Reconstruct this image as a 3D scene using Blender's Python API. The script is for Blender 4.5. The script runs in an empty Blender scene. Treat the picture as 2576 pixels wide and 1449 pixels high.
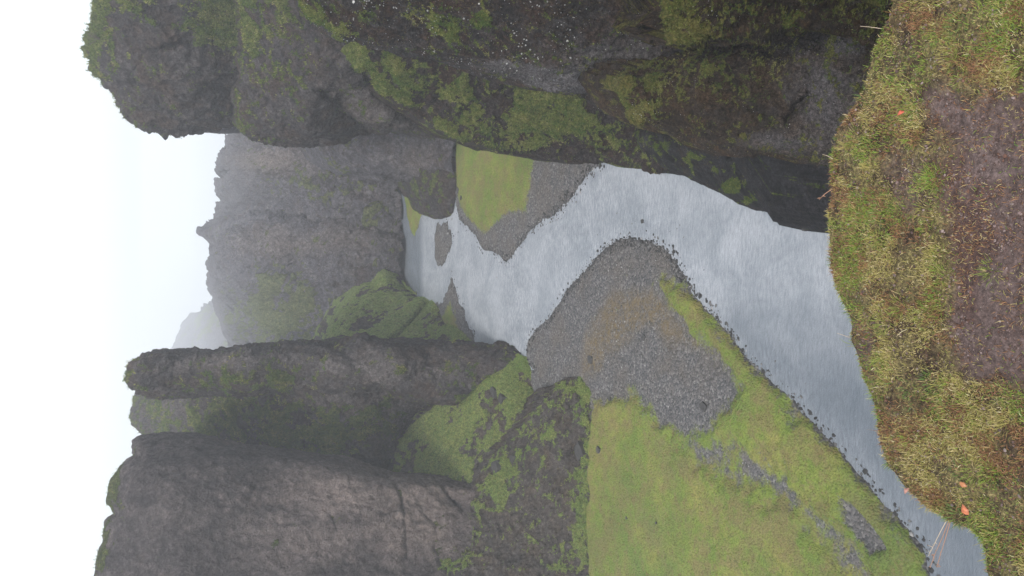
import bpy, math, random
import numpy as np
from mathutils import Matrix
rnd = random.Random(7)
RS = np.random.RandomState(11)
S = bpy.context.scene
# ------------------------------------------------------------------ camera (the phone was turned on its side: world up points to the left of the picture)
H = 60.0
PITCH = math.radians(24)
F = 2022.0                       # focal length in 2576 px wide picture units
cp, sp = math.cos(PITCH), math.sin(PITCH)
cam = bpy.data.cameras.new('camera'); co = bpy.data.objects.new('camera', cam); S.collection.objects.link(co)
cam.sensor_width = 36.0; cam.lens = 36.0*F/2576.0; cam.clip_start = 0.05; cam.clip_end = 20000
ax, ay, az = (0, -sp, -cp), (1, 0, 0), (0, -cp, sp)
co.matrix_world = Matrix(((ax[0], ay[0], az[0], 0), (ax[1], ay[1], az[1], 0), (ax[2], ay[2], az[2], H), (0, 0, 0, 1)))
S.camera = co
# ------------------------------------------------------------------ sky, sun, exposure
SUN_EL, SUN_AZ = math.radians(52), math.radians(-165)    # azimuth measured from +Y towards +X : light from the left, a little behind
w = bpy.data.worlds.new("World"); S.world = w; w.use_nodes = True
nt = w.node_tree; nt.nodes.clear()
sky = nt.nodes.new('ShaderNodeTexSky'); sky.sky_type = 'NISHITA'; sky.sun_disc = False
sky.sun_elevation = SUN_EL; sky.sun_rotation = SUN_AZ; sky.air_density = 1.0; sky.dust_density = 4.0
bg = nt.nodes.new('ShaderNodeBackground'); bg.inputs[1].default_value = 0.05
bg2 = nt.nodes.new('ShaderNodeBackground'); bg2.inputs[0].default_value = (0.90, 0.955, 1.0, 1); bg2.inputs[1].default_value = 0.88
add = nt.nodes.new('ShaderNodeAddShader'); out = nt.nodes.new('ShaderNodeOutputWorld')
nt.links.new(sky.outputs[0], bg.inputs[0]); nt.links.new(bg.outputs[0], add.inputs[0]); nt.links.new(bg2.outputs[0], add.inputs[1]); nt.links.new(add.outputs[0], out.inputs[0])
sun = bpy.data.lights.new('sun', 'SUN'); sun.energy = 2.1; sun.angle = math.radians(11); sun.color = (1, 0.96, 0.9)
so = bpy.data.objects.new('sun', sun); S.collection.objects.link(so)
sd = np.array([math.sin(SUN_AZ)*math.cos(SUN_EL), math.cos(SUN_AZ)*math.cos(SUN_EL), math.sin(SUN_EL)])
from mathutils import Vector
so.rotation_euler = Vector(-sd).to_track_quat('-Z', 'Y').to_euler()
so.location = (-40, 0, 150)
S.view_settings.view_transform = 'Standard'; S.view_settings.look = 'None'; S.view_settings.exposure = 0.24; S.view_settings.gamma = 1
S.cycles.volume_bounces = 5; S.cycles.max_bounces = 8; S.cycles.diffuse_bounces = 3; S.cycles.use_denoising = True

# ------------------------------------------------------------------ numeric helpers
def ray(x, y):
    x = np.asarray(x, float); y = np.asarray(y, float)
    a = (x-1288.0)/F; b = (724.5-y)/F
    return b, cp - a*sp, -sp - a*cp
def P(x, y, Y):
    dx, dy, dz = ray(x, y); k = Y/dy
    return np.stack([dx*k, Y+0*k, H+dz*k], -1)
def G(x, y, z=0.0):              # meets the level z
    dx, dy, dz = ray(x, y); k = (z-H)/dz
    return np.stack([dx*k, dy*k], -1)
def Gp(pts, z=0.0):
    a = np.array(pts, float); return G(a[:, 0], a[:, 1], z)
_perm = np.random.RandomState(3).permutation(256); _perm = np.concatenate([_perm, _perm, _perm])
_g = np.random.RandomState(4).normal(size=(256, 3)); _g /= np.linalg.norm(_g, axis=1)[:, None]
def perlin(p):
    sh = p.shape[:-1]; p = p.reshape(-1, 3); pi = np.floor(p).astype(int); f = p-pi; pi &= 255
    u = f*f*f*(f*(f*6-15)+10); r = 0
    for i in (0, 1):
        for j in (0, 1):
            for k in (0, 1):
                h = _perm[_perm[_perm[(pi[:, 0]+i) & 255]+((pi[:, 1]+j) & 255)]+((pi[:, 2]+k) & 255)]
                d = ((f-np.array([i, j, k]))*_g[h]).sum(1)
                wt = (u[:, 0] if i else 1-u[:, 0])*(u[:, 1] if j else 1-u[:, 1])*(u[:, 2] if k else 1-u[:, 2])
                r = r+wt*d
    return (r*1.5).reshape(sh)
def fbm(p, sc, octv=4, seed=0, gain=0.5, ridged=False):
    p = p/np.asarray(sc, float)+seed*17.31; s = 0; a = 1.0; t = 0
    for o in range(octv):
        n = perlin(p)
        if ridged: n = 1-2*np.abs(n)
        s = s+a*n; t += a; a *= gain; p = p*2.03+5.7
    return s/t
def seg_dist(p, poly, closed=True):
    poly = np.asarray(poly, float); n = len(poly); best = np.full(len(p), 1e18)
    for i in range(n if closed else n-1):
        a = poly[i]; b = poly[(i+1) % n]; ab = b-a; L = (ab**2).sum()+1e-12
        t = np.clip(((p-a)@ab)/L, 0, 1); d = ((p-a-t[:, None]*ab)**2).sum(1); best = np.minimum(best, d)
    return np.sqrt(best)
def inside(p, poly):
    poly = np.asarray(poly, float); n = len(poly); c = np.zeros(len(p), bool)
    for i in range(n):
        a = poly[i]; b = poly[(i+1) % n]
        if a[1] == b[1]: continue
        m = ((a[1] > p[:, 1]) != (b[1] > p[:, 1])) & (p[:, 0] < (b[0]-a[0])*(p[:, 1]-a[1])/(b[1]-a[1])+a[0])
        c ^= m
    return c
def sdf(p, poly): return np.where(inside(p, poly), 1, -1)*seg_dist(p, poly)
def smooth(e0, e1, x):
    t = np.clip((x-e0)/(e1-e0), 0, 1); return t*t*(3-2*t)
def polyresample(pts, n):
    pts = np.array(pts, float); d = np.r_[0, np.cumsum(np.linalg.norm(np.diff(pts, axis=0), axis=1))]
    t = np.linspace(0, d[-1], n); return np.stack([np.interp(t, d, pts[:, 0]), np.interp(t, d, pts[:, 1])], -1)
def tps(ctrl):
    c = np.array(ctrl, float); xy = c[:, :2]/1000; v = np.log(c[:, 2]); n = len(c)
    U = lambda r2: np.where(r2 > 0, r2*np.log(np.maximum(r2, 1e-12)), 0)
    K = U(((xy[:, None]-xy[None])**2).sum(-1)) + 1e-4*np.eye(n); Q = np.c_[np.ones(n), xy]
    A = np.zeros((n+3, n+3)); A[:n, :n] = K; A[:n, n:] = Q; A[n:, :n] = Q.T
    sol = np.linalg.solve(A, np.r_[v, 0, 0, 0])
    def f(g):
        q = g.reshape(-1, 2)/1000; r2 = ((q[:, None]-xy[None])**2).sum(-1)
        return np.exp(U(r2)@sol[:n]+sol[n]+q@sol[n+1:]).reshape(g.shape[:-1])
    return f
# ------------------------------------------------------------------ object helpers
def mesh_obj(name, verts, faces, mats, attrs=None, smooth_=True, parent=None, face_mat=None):
    me = bpy.data.meshes.new(name); verts = np.asarray(verts, np.float32)
    if isinstance(faces, np.ndarray):
        nf, k = faces.shape
        me.vertices.add(len(verts)); me.vertices.foreach_set('co', verts.ravel())
        me.loops.add(nf*k); me.loops.foreach_set('vertex_index', faces.astype(np.int32).ravel())
        me.polygons.add(nf); me.polygons.foreach_set('loop_start', np.arange(0, nf*k, k, dtype=np.int32))
        me.update(calc_edges=True)
    else:
        me.from_pydata(verts.tolist(), [], faces)
    if attrs:
        for k_, v in attrs.items():
            v = np.asarray(v, np.float32)
            if v.ndim == 1:
                a = me.attributes.new(k_, 'FLOAT', 'POINT'); a.data.foreach_set('value', v)
            else:
                a = me.attributes.new(k_, 'FLOAT_COLOR', 'POINT'); a.data.foreach_set('color', np.c_[v, np.ones(len(v))].astype(np.float32).ravel())
    me.polygons.foreach_set('use_smooth', np.full(len(me.polygons), smooth_))
    me.materials.append(mats)
    me.validate(); me.update()
    o = bpy.data.objects.new(name, me); S.collection.objects.link(o)
    if parent: o.parent = parent
    return o
def tag(o, label=None, cat=None, group=None, kind=None):
    if label: o['label'] = label
    if cat: o['category'] = cat
    if group: o['group'] = group
    if kind: o['kind'] = kind
    return o
# ------------------------------------------------------------------ materials
class M:
    def __init__(s, name):
        s.m = bpy.data.materials.new(name); s.m.use_nodes = True; s.t = s.m.node_tree; s.t.nodes.clear()
        s.out = s.n('ShaderNodeOutputMaterial'); s.b = s.n('ShaderNodeBsdfPrincipled'); s.l(s.b.outputs[0], s.out.inputs[0])
        s.geo = s.n('ShaderNodeNewGeometry'); s.pos = s.geo.outputs['Position']
    def n(s, t): return s.t.nodes.new(t)
    def l(s, a, b): s.t.links.new(a, b)
    def noise(s, sc, det=6, rough=0.6, vec=None, stretch=None, dist=0):
        v = vec or s.pos
        if stretch:
            mp = s.n('ShaderNodeMapping'); s.l(v, mp.inputs[0]); mp.inputs['Scale'].default_value = stretch; v = mp.outputs[0]
        x = s.n('ShaderNodeTexNoise'); s.l(v, x.inputs['Vector']); x.inputs['Scale'].default_value = sc; x.inputs['Detail'].default_value = det
        x.inputs['Roughness'].default_value = rough; x.inputs['Distortion'].default_value = dist; return x.outputs[0]
    def voro(s, sc, feat='F1', out='Distance', rand=1.0):
        x = s.n('ShaderNodeTexVoronoi'); x.feature = feat; s.l(s.pos, x.inputs['Vector']); x.inputs['Scale'].default_value = sc; x.inputs['Randomness'].default_value = rand; return x.outputs[out]
    def ramp(s, v, stops, interp='LINEAR'):
        r = s.n('ShaderNodeValToRGB'); s.l(v, r.inputs[0]); r.color_ramp.interpolation = interp; e = r.color_ramp.elements
        while len(e) < len(stops): e.new(0.5)
        for k, (p_, c) in enumerate(stops):
            e[k].position = p_; e[k].color = (c if isinstance(c, tuple) else (c, c, c))+(1,)
        return r.outputs[0]
    def mix(s, f, a, b, mode='MIX'):
        x = s.n('ShaderNodeMix'); x.data_type = 'RGBA'; x.blend_type = mode
        for v, i in ((f, 0), (a, 6), (b, 7)):
            if isinstance(v, (int, float)): x.inputs[i].default_value = v
            elif isinstance(v, tuple): x.inputs[i].default_value = v+(1,)
            else: s.l(v, x.inputs[i])
        return x.outputs[2]
    def math(s, op, a, b=0.0, clamp=False):
        x = s.n('ShaderNodeMath'); x.operation = op; x.use_clamp = clamp
        for v, i in ((a, 0), (b, 1)):
            if isinstance(v, (int, float)): x.inputs[i].default_value = v
            else: s.l(v, x.inputs[i])
        return x.outputs[0]
    def attr(s, name, out='Fac'):
        x = s.n('ShaderNodeAttribute'); x.attribute_name = name; return x.outputs[out]
    def bump(s, h, dist, strength=1.0, prev=None):
        x = s.n('ShaderNodeBump'); s.l(h, x.inputs['Height']); x.inputs['Distance'].default_value = dist; x.inputs['Strength'].default_value = strength
        if prev: s.l(prev, x.inputs['Normal'])
        return x.outputs[0]
    def set(s, k, v):
        if isinstance(v, (int, float, tuple)): s.b.inputs[k].default_value = v if not isinstance(v, tuple) else v+(1,)
        else: s.l(v, s.b.inputs[k])

def rock_mat(name, dark, mid, light, brown, moss_a, moss_b, f=1.0, mossbias=0.0, speck=0.0, rough=0.75, bump=1.0, brownness=0.5, contrast=0.85, pale=None, streaks=0.7):
    """f = features per metre factor"""
    m = M(name)
    big = m.noise(0.09*f, 5, 0.55); med = m.noise(0.45*f, 9, 0.7, dist=0.4); fine = m.noise(2.2*f, 9, 0.75); grit = m.noise(7*f, 5, 0.8)
    streak = m.noise(0.5*f, 7, 0.65, stretch=(1, 1, 0.22))
    c = m.ramp(med, [(0.34, dark), (0.5, mid), (0.66, light)])
    c = m.mix(m.ramp(streak, [(0.44, 0.0), (0.6, streaks)]), c, m.mix(fine, dark, mid))
    br = m.math('ADD', m.noise(0.3*f, 7, 0.7), brownness-0.5)
    c = m.mix(m.ramp(br, [(0.46, 0.0), (0.62, 0.85)]), c, m.mix(fine, tuple(v*0.5 for v in brown), tuple(v*1.4 for v in brown)))
    c = m.mix(m.math('MULTIPLY', m.attr('pale'), m.ramp(m.noise(0.8*f, 8, 0.7), [(0.25, 0.55), (0.55, 1.0)])), c, pale or light)
    c = m.mix(contrast, c, m.ramp(fine, [(0.36, 0.28), (0.5, 0.92), (0.63, 1.9)]), 'MULTIPLY')
    c = m.mix(contrast*0.7, c, m.ramp(grit, [(0.36, 0.35), (0.5, 0.95), (0.64, 1.9)]), 'MULTIPLY')
    # moss grows on the upward faces, on ledges and in patches (attribute mossv, computed on the mesh)
    mo = m.math('ADD', m.attr('mossv'), m.math('MULTIPLY', m.math('SUBTRACT', m.noise(2.4*f, 8, 0.8), 0.5), 1.5))
    mo = m.ramp(mo, [(0.45, 0.0), (0.62, 1.0)])
    mcol = m.mix(m.ramp(m.noise(1.3*f, 8, 0.75), [(0.38, 0.0), (0.62, 1.0)]), moss_a, moss_b)
    mcol = m.mix(0.8, mcol, m.ramp(m.noise(4*f, 8, 0.8), [(0.36, 0.22), (0.5, 0.95), (0.64, 1.9)]), 'MULTIPLY')
    c = m.mix(m.math('MULTIPLY', mo, 0.95), c, mcol)
    if speck > 0:
        v = m.voro(2.1*f); sz = m.ramp(m.noise(0.35*f, 3, 0.5), [(0.38, 0.0), (0.66, 0.2*speck)])
        sp_ = m.math('LESS_THAN', v, sz); c = m.mix(m.math('MULTIPLY', sp_, 0.85), c, (0.75, 0.75, 0.75))
    m.set('Base Color', c); m.set('Roughness', min(1.0, rough+0.2)); m.set('Specular IOR Level', 0.07)
    h = m.math('ADD', m.noise(1.1*f, 10, 0.75, dist=0.3), m.math('MULTIPLY', mo, 0.2))
    h = m.math('ADD', h, m.math('MULTIPLY', m.ramp(m.voro(1.3*f, 'F1'), [(0.0, 0.0), (0.7, 1.0)]), 0.25))
    m.l(m.bump(h, 1.6/f*bump, 1.0), m.b.inputs['Normal'])
    m.m['f'] = f; m.m['bias'] = mossbias
    return m.m
ROCK_FAR = rock_mat('far_rock', (0.10, 0.097, 0.112), (0.165, 0.155, 0.175), (0.25, 0.23, 0.24), (0.13, 0.10, 0.095), (0.09, 0.12, 0.05), (0.20, 0.21, 0.09), 0.45, mossbias=-0.52, brownness=0.45, contrast=0.55, pale=(0.27, 0.225, 0.205))  # paler, bluer rock colour also stands in for haze
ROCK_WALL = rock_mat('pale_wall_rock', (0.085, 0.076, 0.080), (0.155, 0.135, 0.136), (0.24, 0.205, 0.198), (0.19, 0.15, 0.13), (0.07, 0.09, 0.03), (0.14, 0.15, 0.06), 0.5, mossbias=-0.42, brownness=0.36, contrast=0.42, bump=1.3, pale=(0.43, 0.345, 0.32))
ROCK_MID = rock_mat('grey_rock', (0.05, 0.046, 0.05), (0.095, 0.086, 0.09), (0.16, 0.142, 0.142), (0.105, 0.075, 0.062), (0.05, 0.085, 0.025), (0.19, 0.21, 0.065), 0.65, mossbias=-0.24, contrast=0.6, pale=(0.20, 0.178, 0.175))
ROCK_SLOPE = rock_mat('slope_turf', (0.06, 0.055, 0.052), (0.12, 0.105, 0.098), (0.18, 0.16, 0.15), (0.13, 0.10, 0.075), (0.15, 0.23, 0.06), (0.30, 0.33, 0.10), 0.9, mossbias=-0.12, contrast=0.6, pale=(0.2, 0.17, 0.15))
ROCK_HILL = rock_mat('hill_turf', (0.06, 0.055, 0.052), (0.12, 0.105, 0.098), (0.18, 0.16, 0.15), (0.13, 0.10, 0.075), (0.19, 0.28, 0.08), (0.32, 0.37, 0.13), 0.5, mossbias=0.12, contrast=0.6, pale=(0.2, 0.17, 0.15))
ROCK_SPUR = rock_mat('spur_rock', (0.020, 0.017, 0.018), (0.046, 0.037, 0.037), (0.10, 0.085, 0.085), (0.06, 0.036, 0.026), (0.065, 0.11, 0.018), (0.23, 0.235, 0.07), 1.0, mossbias=-0.24, speck=0.35, rough=0.6)
ROCK_DARK = rock_mat('wet_dark_rock', (0.012, 0.012, 0.014), (0.026, 0.025, 0.028), (0.05, 0.048, 0.053), (0.05, 0.035, 0.025), (0.05, 0.085, 0.012), (0.13, 0.15, 0.03), 1.2, mossbias=-0.42, speck=0.3, rough=0.5, brownness=0.40, pale=(0.09, 0.078, 0.078), streaks=0.15)
ROCK_NEAR = rock_mat('near_rock', (0.020, 0.018, 0.019), (0.048, 0.042, 0.043), (0.11, 0.10, 0.10), (0.075, 0.042, 0.028), (0.06, 0.10, 0.015), (0.22, 0.23, 0.06), 1.2, mossbias=-0.40, speck=1.2, rough=0.6, pale=(0.185, 0.172, 0.178))
ROCK_BROWN = rock_mat('brown_rock', (0.018, 0.014, 0.012), (0.048, 0.036, 0.028), (0.11, 0.09, 0.075), (0.085, 0.052, 0.028), (0.06, 0.075, 0.014), (0.22, 0.19, 0.06), 1.7, mossbias=-0.16, speck=0.6, rough=0.6, brownness=0.52, pale=(0.15, 0.138, 0.145))

# ------------------------------------------------------------------ the canyon's rock masses: a surveyed face (control points with distances), real relief, rounded edges and a body behind
TUFTS = []
def mass(name, A, B, C, D, ctrl, mat, cell=3.0, bias=0.0, rnd_w=60, rnd_R=8.0, edges='ABD', amp=2.0, sc=(9, 9, 14), thick=25, creases=(), moss=(), pale=(), seed=0, ridge=0.5, fine=0.7, damp=0, dampA=0, tuft=None, hum=0.45, label=None, cat=None, kind='structure'):
    lu = max(np.linalg.norm(np.diff(np.array(q, float), axis=0), axis=1).sum() for q in (A, C)); lv = max(np.linalg.norm(np.diff(np.array(q, float), axis=0), axis=1).sum() for q in (B, D))
    nu, nv = int(lu/cell)+2, int(lv/cell)+2
    a, c_, b, d = polyresample(A, nu), polyresample(C, nu), polyresample(B, nv), polyresample(D, nv)
    u = np.linspace(0, 1, nu)[None, :, None]; v = np.linspace(0, 1, nv)[:, None, None]
    g = (1-v)*a[None]+v*c_[None]+(1-u)*d[:, None]+u*b[:, None]-((1-u)*(1-v)*a[0]+u*(1-v)*a[-1]+(1-u)*v*c_[0]+u*v*c_[-1])
    Y = tps(ctrl)(g)
    q = g.reshape(-1, 2)
    ed = [dict(A=A, B=B, C=C, D=D)[k] for k in edges]
    if ed:
        dist = np.min([seg_dist(q, e, False) for e in ed], 0).reshape(Y.shape)
        t = 1-np.clip(dist/rnd_w, 0, 1); Y = Y+rnd_R*(1-np.sqrt(np.maximum(1-t*t, 0)))
    for pts, wd, dp in creases:
        n_ = fbm(np.c_[q, np.zeros(len(q))], 60, 3, seed+9)*wd*1.0
        dd = seg_dist(q, pts, False)+n_; Y = Y+dp*np.exp(-(np.maximum(dd, 0)/wd)**2).reshape(Y.shape)
    p = P(g[..., 0], g[..., 1], Y)
    def normals(p):
        du = np.gradient(p, axis=1); dv = np.gradient(p, axis=0); n = np.cross(du, dv); n /= np.linalg.norm(n, axis=-1)[..., None]+1e-9
        tc = np.array([0, 0, H])-p; s = np.sign((n*tc).sum(-1)); s[s == 0] = 1; return n*s[..., None]
    n = normals(p); sc = np.array(sc, float)
    wv = np.stack([fbm(p, sc*1.3, 2, seed+3), fbm(p, sc*1.3, 2, seed+4), fbm(p, sc*1.3, 2, seed+5)], -1)*sc*0.35
    disp = amp*((1-ridge)*fbm(p+wv, sc, 5, seed)*1.6 + ridge*(fbm(p+wv, sc, 5, seed+1, ridged=True)-0.35))
    disp = disp+amp*fine*(0.5*fbm(p, sc/4.0, 5, seed+2, gain=0.68)+0.5*fbm(p, sc/3.0, 5, seed+12, gain=0.6, ridged=True))
    mm = np.zeros(len(q)); nz0 = fbm(np.c_[q, np.zeros(len(q))], 45, 4, seed+20)
    for x, y, rx, ry, st in moss: mm += st*np.exp(-(((q[:, 0]-x)/rx)**2+((q[:, 1]-y)/ry)**2)*(1+1.2*nz0))
    disp = disp+hum*amp*np.clip(mm, 0, 1).reshape(disp.shape)*(0.4+fbm(p, sc/3.5, 4, seed+13, gain=0.6))
    if damp: disp = disp*(0.25+0.75*smooth(0, damp, seg_dist(q, D, False))).reshape(disp.shape)
    if dampA: disp = disp*(0.35+0.65*smooth(0, dampA, seg_dist(q, A, False))).reshape(disp.shape)
    rel = (disp-disp.mean())/(disp.std()+1e-6)
    p = p+n*disp[..., None]
    V = [p.reshape(-1, 3)]
    idx = np.arange(nu*nv).reshape(nv, nu)
    F_ = [np.stack([idx[:-1, :-1], idx[1:, :-1], idx[1:, 1:], idx[:-1, 1:]], -1).reshape(-1, 4)]
    loop = np.r_[idx[0, :-1], idx[:-1, -1], idx[-1, :0:-1], idx[:0:-1, 0]]
    mo = np.zeros(nu*nv); pa = np.zeros(nu*nv)
    nz = fbm(np.c_[q, np.zeros(len(q))], 45, 4, seed+20)
    for lst, arr in ((moss, mo), (pale, pa)):
        for x, y, rx, ry, st in lst:
            r = ((q[:, 0]-x)/rx)**2+((q[:, 1]-y)/ry)**2; arr += st*np.exp(-r*(1+1.2*nz))
    mo = mo*np.clip(0.55+0.75*rel.reshape(-1), 0, 1.7)
    base = V[0][loop]; cen = base.mean(0); prev = loop; off = nu*nv; K = 6
    bd = base-np.array([0, 0, 0]); bd[:, 2] = 0; bd /= np.linalg.norm(bd, axis=1)[:, None]
    for k in range(1, K+1):
        f = k/K; ring = base+bd*thick*f; ring[:, :2] += (cen[:2]-base[:, :2])*0.12*f*f; ring[:, 2] += (cen[2]-base[:, 2])*0.10*f**2
        ring += fbm(ring, sc, 3, seed+7)[:, None]*amp*np.array([0.7, 0.7, 0.5])*1.2
        V.append(ring); cur = off+np.arange(len(loop)); nx = np.roll(np.arange(len(loop)), -1)
        F_.append(np.stack([prev, prev[nx], cur[nx], cur], -1)); prev = cur; off += len(loop)
        mo = np.r_[mo, mo[loop]*0+0.1]; pa = np.r_[pa, np.zeros(len(loop))]
    cpt = V[-1].mean(0)+np.array([0, 2, 0]); V.append(cpt[None]); mo = np.r_[mo, 0]; pa = np.r_[pa, 0]
    nx = np.roll(prev, -1); F_.append(np.stack([prev, nx, np.full(len(prev), off), np.full(len(prev), off)], -1)[:, [0, 1, 2, 2]])
    F_last = F_.pop(); quads = np.concatenate(F_)
    tri = F_last[:, :3]
    # keep everything quads: close the back with quads between opposite ring points
    m_ = len(prev)//2; i_ = np.arange(m_-1); back = np.stack([prev[i_], prev[i_+1], prev[-(i_+2)], prev[-(i_+1)]], -1)
    quads = np.concatenate([quads, back])
    verts = np.concatenate(V)[:-1]
    f_ = mat['f']; moa = mo[:-1]; n2 = normals(p).reshape(-1, 3); nzv = np.zeros(len(verts)); nzv[:len(n2)] = n2[:, 2]; nzv[len(n2):] = 0.6
    mv = 0.62*nzv+1.15*moa+mat['bias']+bias+1.9*fbm(verts, np.array([1, 1, 1.7])/(0.8*f_)*1.0, 5, seed+30, gain=0.65)+0.5*fbm(verts, 10/f_, 3, seed+31)+0.10*np.r_[np.clip(rel.reshape(-1), -2, 2), np.zeros(len(verts)-nu*nv)]
    o = mesh_obj(name, verts, quads, mat, dict(mossv=mv, pale=np.clip(pa[:-1], 0, 1)))
    if tuft:
        cand = np.where((mv[:len(n2)] > 0.42))[0]; Rt = np.random.RandomState(seed+50); k_ = int(min(len(cand), tuft[0])); pk = Rt.choice(cand, k_, replace=False); TUFTS.append((verts[pk], n2[pk], np.full(k_, tuft[1]), np.full(k_, 2.0 if 'turf' in mat.name else 0.0), mv[pk]))
        if len(tuft) > 2:
            bz = fbm(verts[:len(n2)], 2.5/f_, 4, seed+33); cand = np.where((mv[:len(n2)] <= 0.42) & (bz > 0.02) & (pa[:len(n2)] < 0.35))[0]; k_ = int(min(len(cand), tuft[2])); pk = Rt.choice(cand, k_, replace=False); TUFTS.append((verts[pk], n2[pk], np.full(k_, tuft[1]*.7), np.ones(k_), mv[pk]))
    tag(o, label, cat, None, kind)
    return o
def Yg(x): return H/math.tan(PITCH+math.atan((x-1288)/F))
def rctrl(curve, dn=12, up=26, k=1.0): return [c for x, y in curve for c in ((x, y, Yg(x)-.1), (x, y+dn, Yg(x)+1.6*k), (x, y-up, Yg(x)-2.6*k))]
RIV = [(1620, 428), (1670, 435), (1718, 440), (1765, 462), (1800, 479), (1838, 498), (1905, 528), (1960, 541), (2030, 549), (2080, 557), (2200, 575), (2350, 610)]
#MASSES
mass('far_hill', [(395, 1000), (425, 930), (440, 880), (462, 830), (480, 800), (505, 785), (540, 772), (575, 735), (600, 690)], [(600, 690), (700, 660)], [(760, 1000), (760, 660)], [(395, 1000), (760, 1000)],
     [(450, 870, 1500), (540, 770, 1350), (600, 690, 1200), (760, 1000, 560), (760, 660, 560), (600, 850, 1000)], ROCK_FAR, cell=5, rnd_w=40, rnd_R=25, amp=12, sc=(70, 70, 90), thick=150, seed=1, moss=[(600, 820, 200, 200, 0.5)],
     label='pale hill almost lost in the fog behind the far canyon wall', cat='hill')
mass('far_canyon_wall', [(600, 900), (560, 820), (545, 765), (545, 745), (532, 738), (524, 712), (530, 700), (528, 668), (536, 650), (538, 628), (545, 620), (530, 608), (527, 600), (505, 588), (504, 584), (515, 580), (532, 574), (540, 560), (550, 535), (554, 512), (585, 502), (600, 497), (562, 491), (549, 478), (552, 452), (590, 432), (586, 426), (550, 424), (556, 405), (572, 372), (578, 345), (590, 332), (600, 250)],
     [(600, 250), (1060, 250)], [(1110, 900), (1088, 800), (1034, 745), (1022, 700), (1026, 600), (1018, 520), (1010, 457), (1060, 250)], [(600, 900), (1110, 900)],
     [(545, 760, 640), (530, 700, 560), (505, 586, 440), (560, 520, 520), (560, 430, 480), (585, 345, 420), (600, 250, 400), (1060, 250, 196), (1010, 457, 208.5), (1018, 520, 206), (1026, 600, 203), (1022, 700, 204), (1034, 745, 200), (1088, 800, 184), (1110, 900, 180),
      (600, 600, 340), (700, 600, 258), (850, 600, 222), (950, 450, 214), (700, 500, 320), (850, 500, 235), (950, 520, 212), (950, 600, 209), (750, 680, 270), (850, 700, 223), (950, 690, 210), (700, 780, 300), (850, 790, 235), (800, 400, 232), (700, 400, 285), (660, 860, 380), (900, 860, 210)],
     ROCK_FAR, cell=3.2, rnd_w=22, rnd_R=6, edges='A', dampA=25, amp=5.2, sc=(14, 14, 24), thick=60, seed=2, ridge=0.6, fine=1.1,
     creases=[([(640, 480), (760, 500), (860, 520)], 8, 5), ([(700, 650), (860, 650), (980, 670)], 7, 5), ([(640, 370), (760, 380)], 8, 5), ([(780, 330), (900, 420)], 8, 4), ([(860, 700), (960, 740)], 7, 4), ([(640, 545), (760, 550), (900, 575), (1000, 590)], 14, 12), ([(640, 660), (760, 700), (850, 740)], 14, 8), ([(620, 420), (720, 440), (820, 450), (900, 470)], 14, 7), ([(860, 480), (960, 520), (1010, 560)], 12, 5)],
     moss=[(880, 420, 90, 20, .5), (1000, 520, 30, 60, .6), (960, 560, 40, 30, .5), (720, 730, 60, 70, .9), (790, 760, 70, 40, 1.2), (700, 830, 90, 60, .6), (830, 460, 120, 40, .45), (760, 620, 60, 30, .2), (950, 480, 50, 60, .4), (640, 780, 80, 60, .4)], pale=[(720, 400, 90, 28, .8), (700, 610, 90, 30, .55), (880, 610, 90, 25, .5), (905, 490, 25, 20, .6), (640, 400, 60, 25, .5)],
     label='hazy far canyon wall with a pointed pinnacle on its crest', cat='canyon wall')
mass('far_pinnacle', [(520, 579), (512, 583), (504, 586), (510, 591), (522, 594)], [(522, 594), (540, 612), (600, 632), (680, 640)], [(680, 540), (680, 640)], [(520, 579), (535, 571), (560, 560), (620, 548), (680, 540)],
     [(505, 586, 436), (600, 600, 345), (680, 600, 276), (680, 540, 285), (600, 550, 352), (600, 632, 352)], ROCK_FAR, cell=2.2, rnd_w=10, rnd_R=3, edges='BD', amp=1.0, sc=(8, 8, 14), thick=12, seed=77, pale=[(640, 600, 60, 20, .4)],
     label='pointed rock pinnacle standing on the crest of the far canyon wall', cat='pinnacle')
mass('green_hill', [(835, 930), (818, 860), (830, 822), (858, 778), (888, 742), (915, 720), (935, 712), (943, 690), (958, 668), (975, 668), (990, 680), (1003, 688), (1018, 720)], [(1018, 720), (1045, 742), (1085, 748)],
     [(1215, 930), (1198, 872), (1170, 840), (1120, 800), (1085, 748)], [(835, 930), (1215, 930)],
     [(820, 850, 192), (888, 742, 200), (960, 670, 203), (1018, 720, 196), (1085, 748, 180), (1215, 930, 148), (1198, 872, 152), (1120, 800, 172), (835, 930, 190), (1000, 800, 186), (1000, 900, 170), (1100, 880, 163)],
     ROCK_HILL, cell=3, rnd_w=45, rnd_R=10, edges='AB', hum=0.1, fine=0.5, amp=1.3, sc=(12, 12, 12), thick=25, tuft=(9000, .26), seed=5, moss=[(1080, 830, 130, 90, 2.2), (880, 800, 90, 60, .55), (960, 690, 60, 30, .5), (1120, 820, 60, 60, .6)], creases=[([(1075, 770), (1000, 850), (960, 880)], 8, 4)],
     label='green mossy hill slope rising left of the far river bend', cat='hillside')
mass('rock_bluff', [(770, 345), (770, 250)], [(770, 250), (1170, 250)], [(1150, 452), (1145, 400), (1160, 340), (1170, 250)], [(770, 345), (800, 362), (820, 385), (850, 408), (885, 428), (930, 440), (975, 446), (1010, 455), (1060, 462), (1150, 452)],
     [(770, 330, 190), (900, 400, 182), (1010, 455, 180), (1150, 452, 163), (1170, 250, 162), (900, 250, 182), (1000, 380, 174), (1100, 400, 168)],
     ROCK_FAR, cell=3, rnd_w=40, rnd_R=12, edges='AD', amp=2.6, sc=(10, 10, 14), thick=40, seed=8, moss=[(860, 420, 60, 40, .4), (1110, 340, 40, 30, .3)], pale=[(1060, 400, 50, 40, .5)],
     label='grey rounded rock bluff above the far end of the right meadow', cat='bluff')
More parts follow.
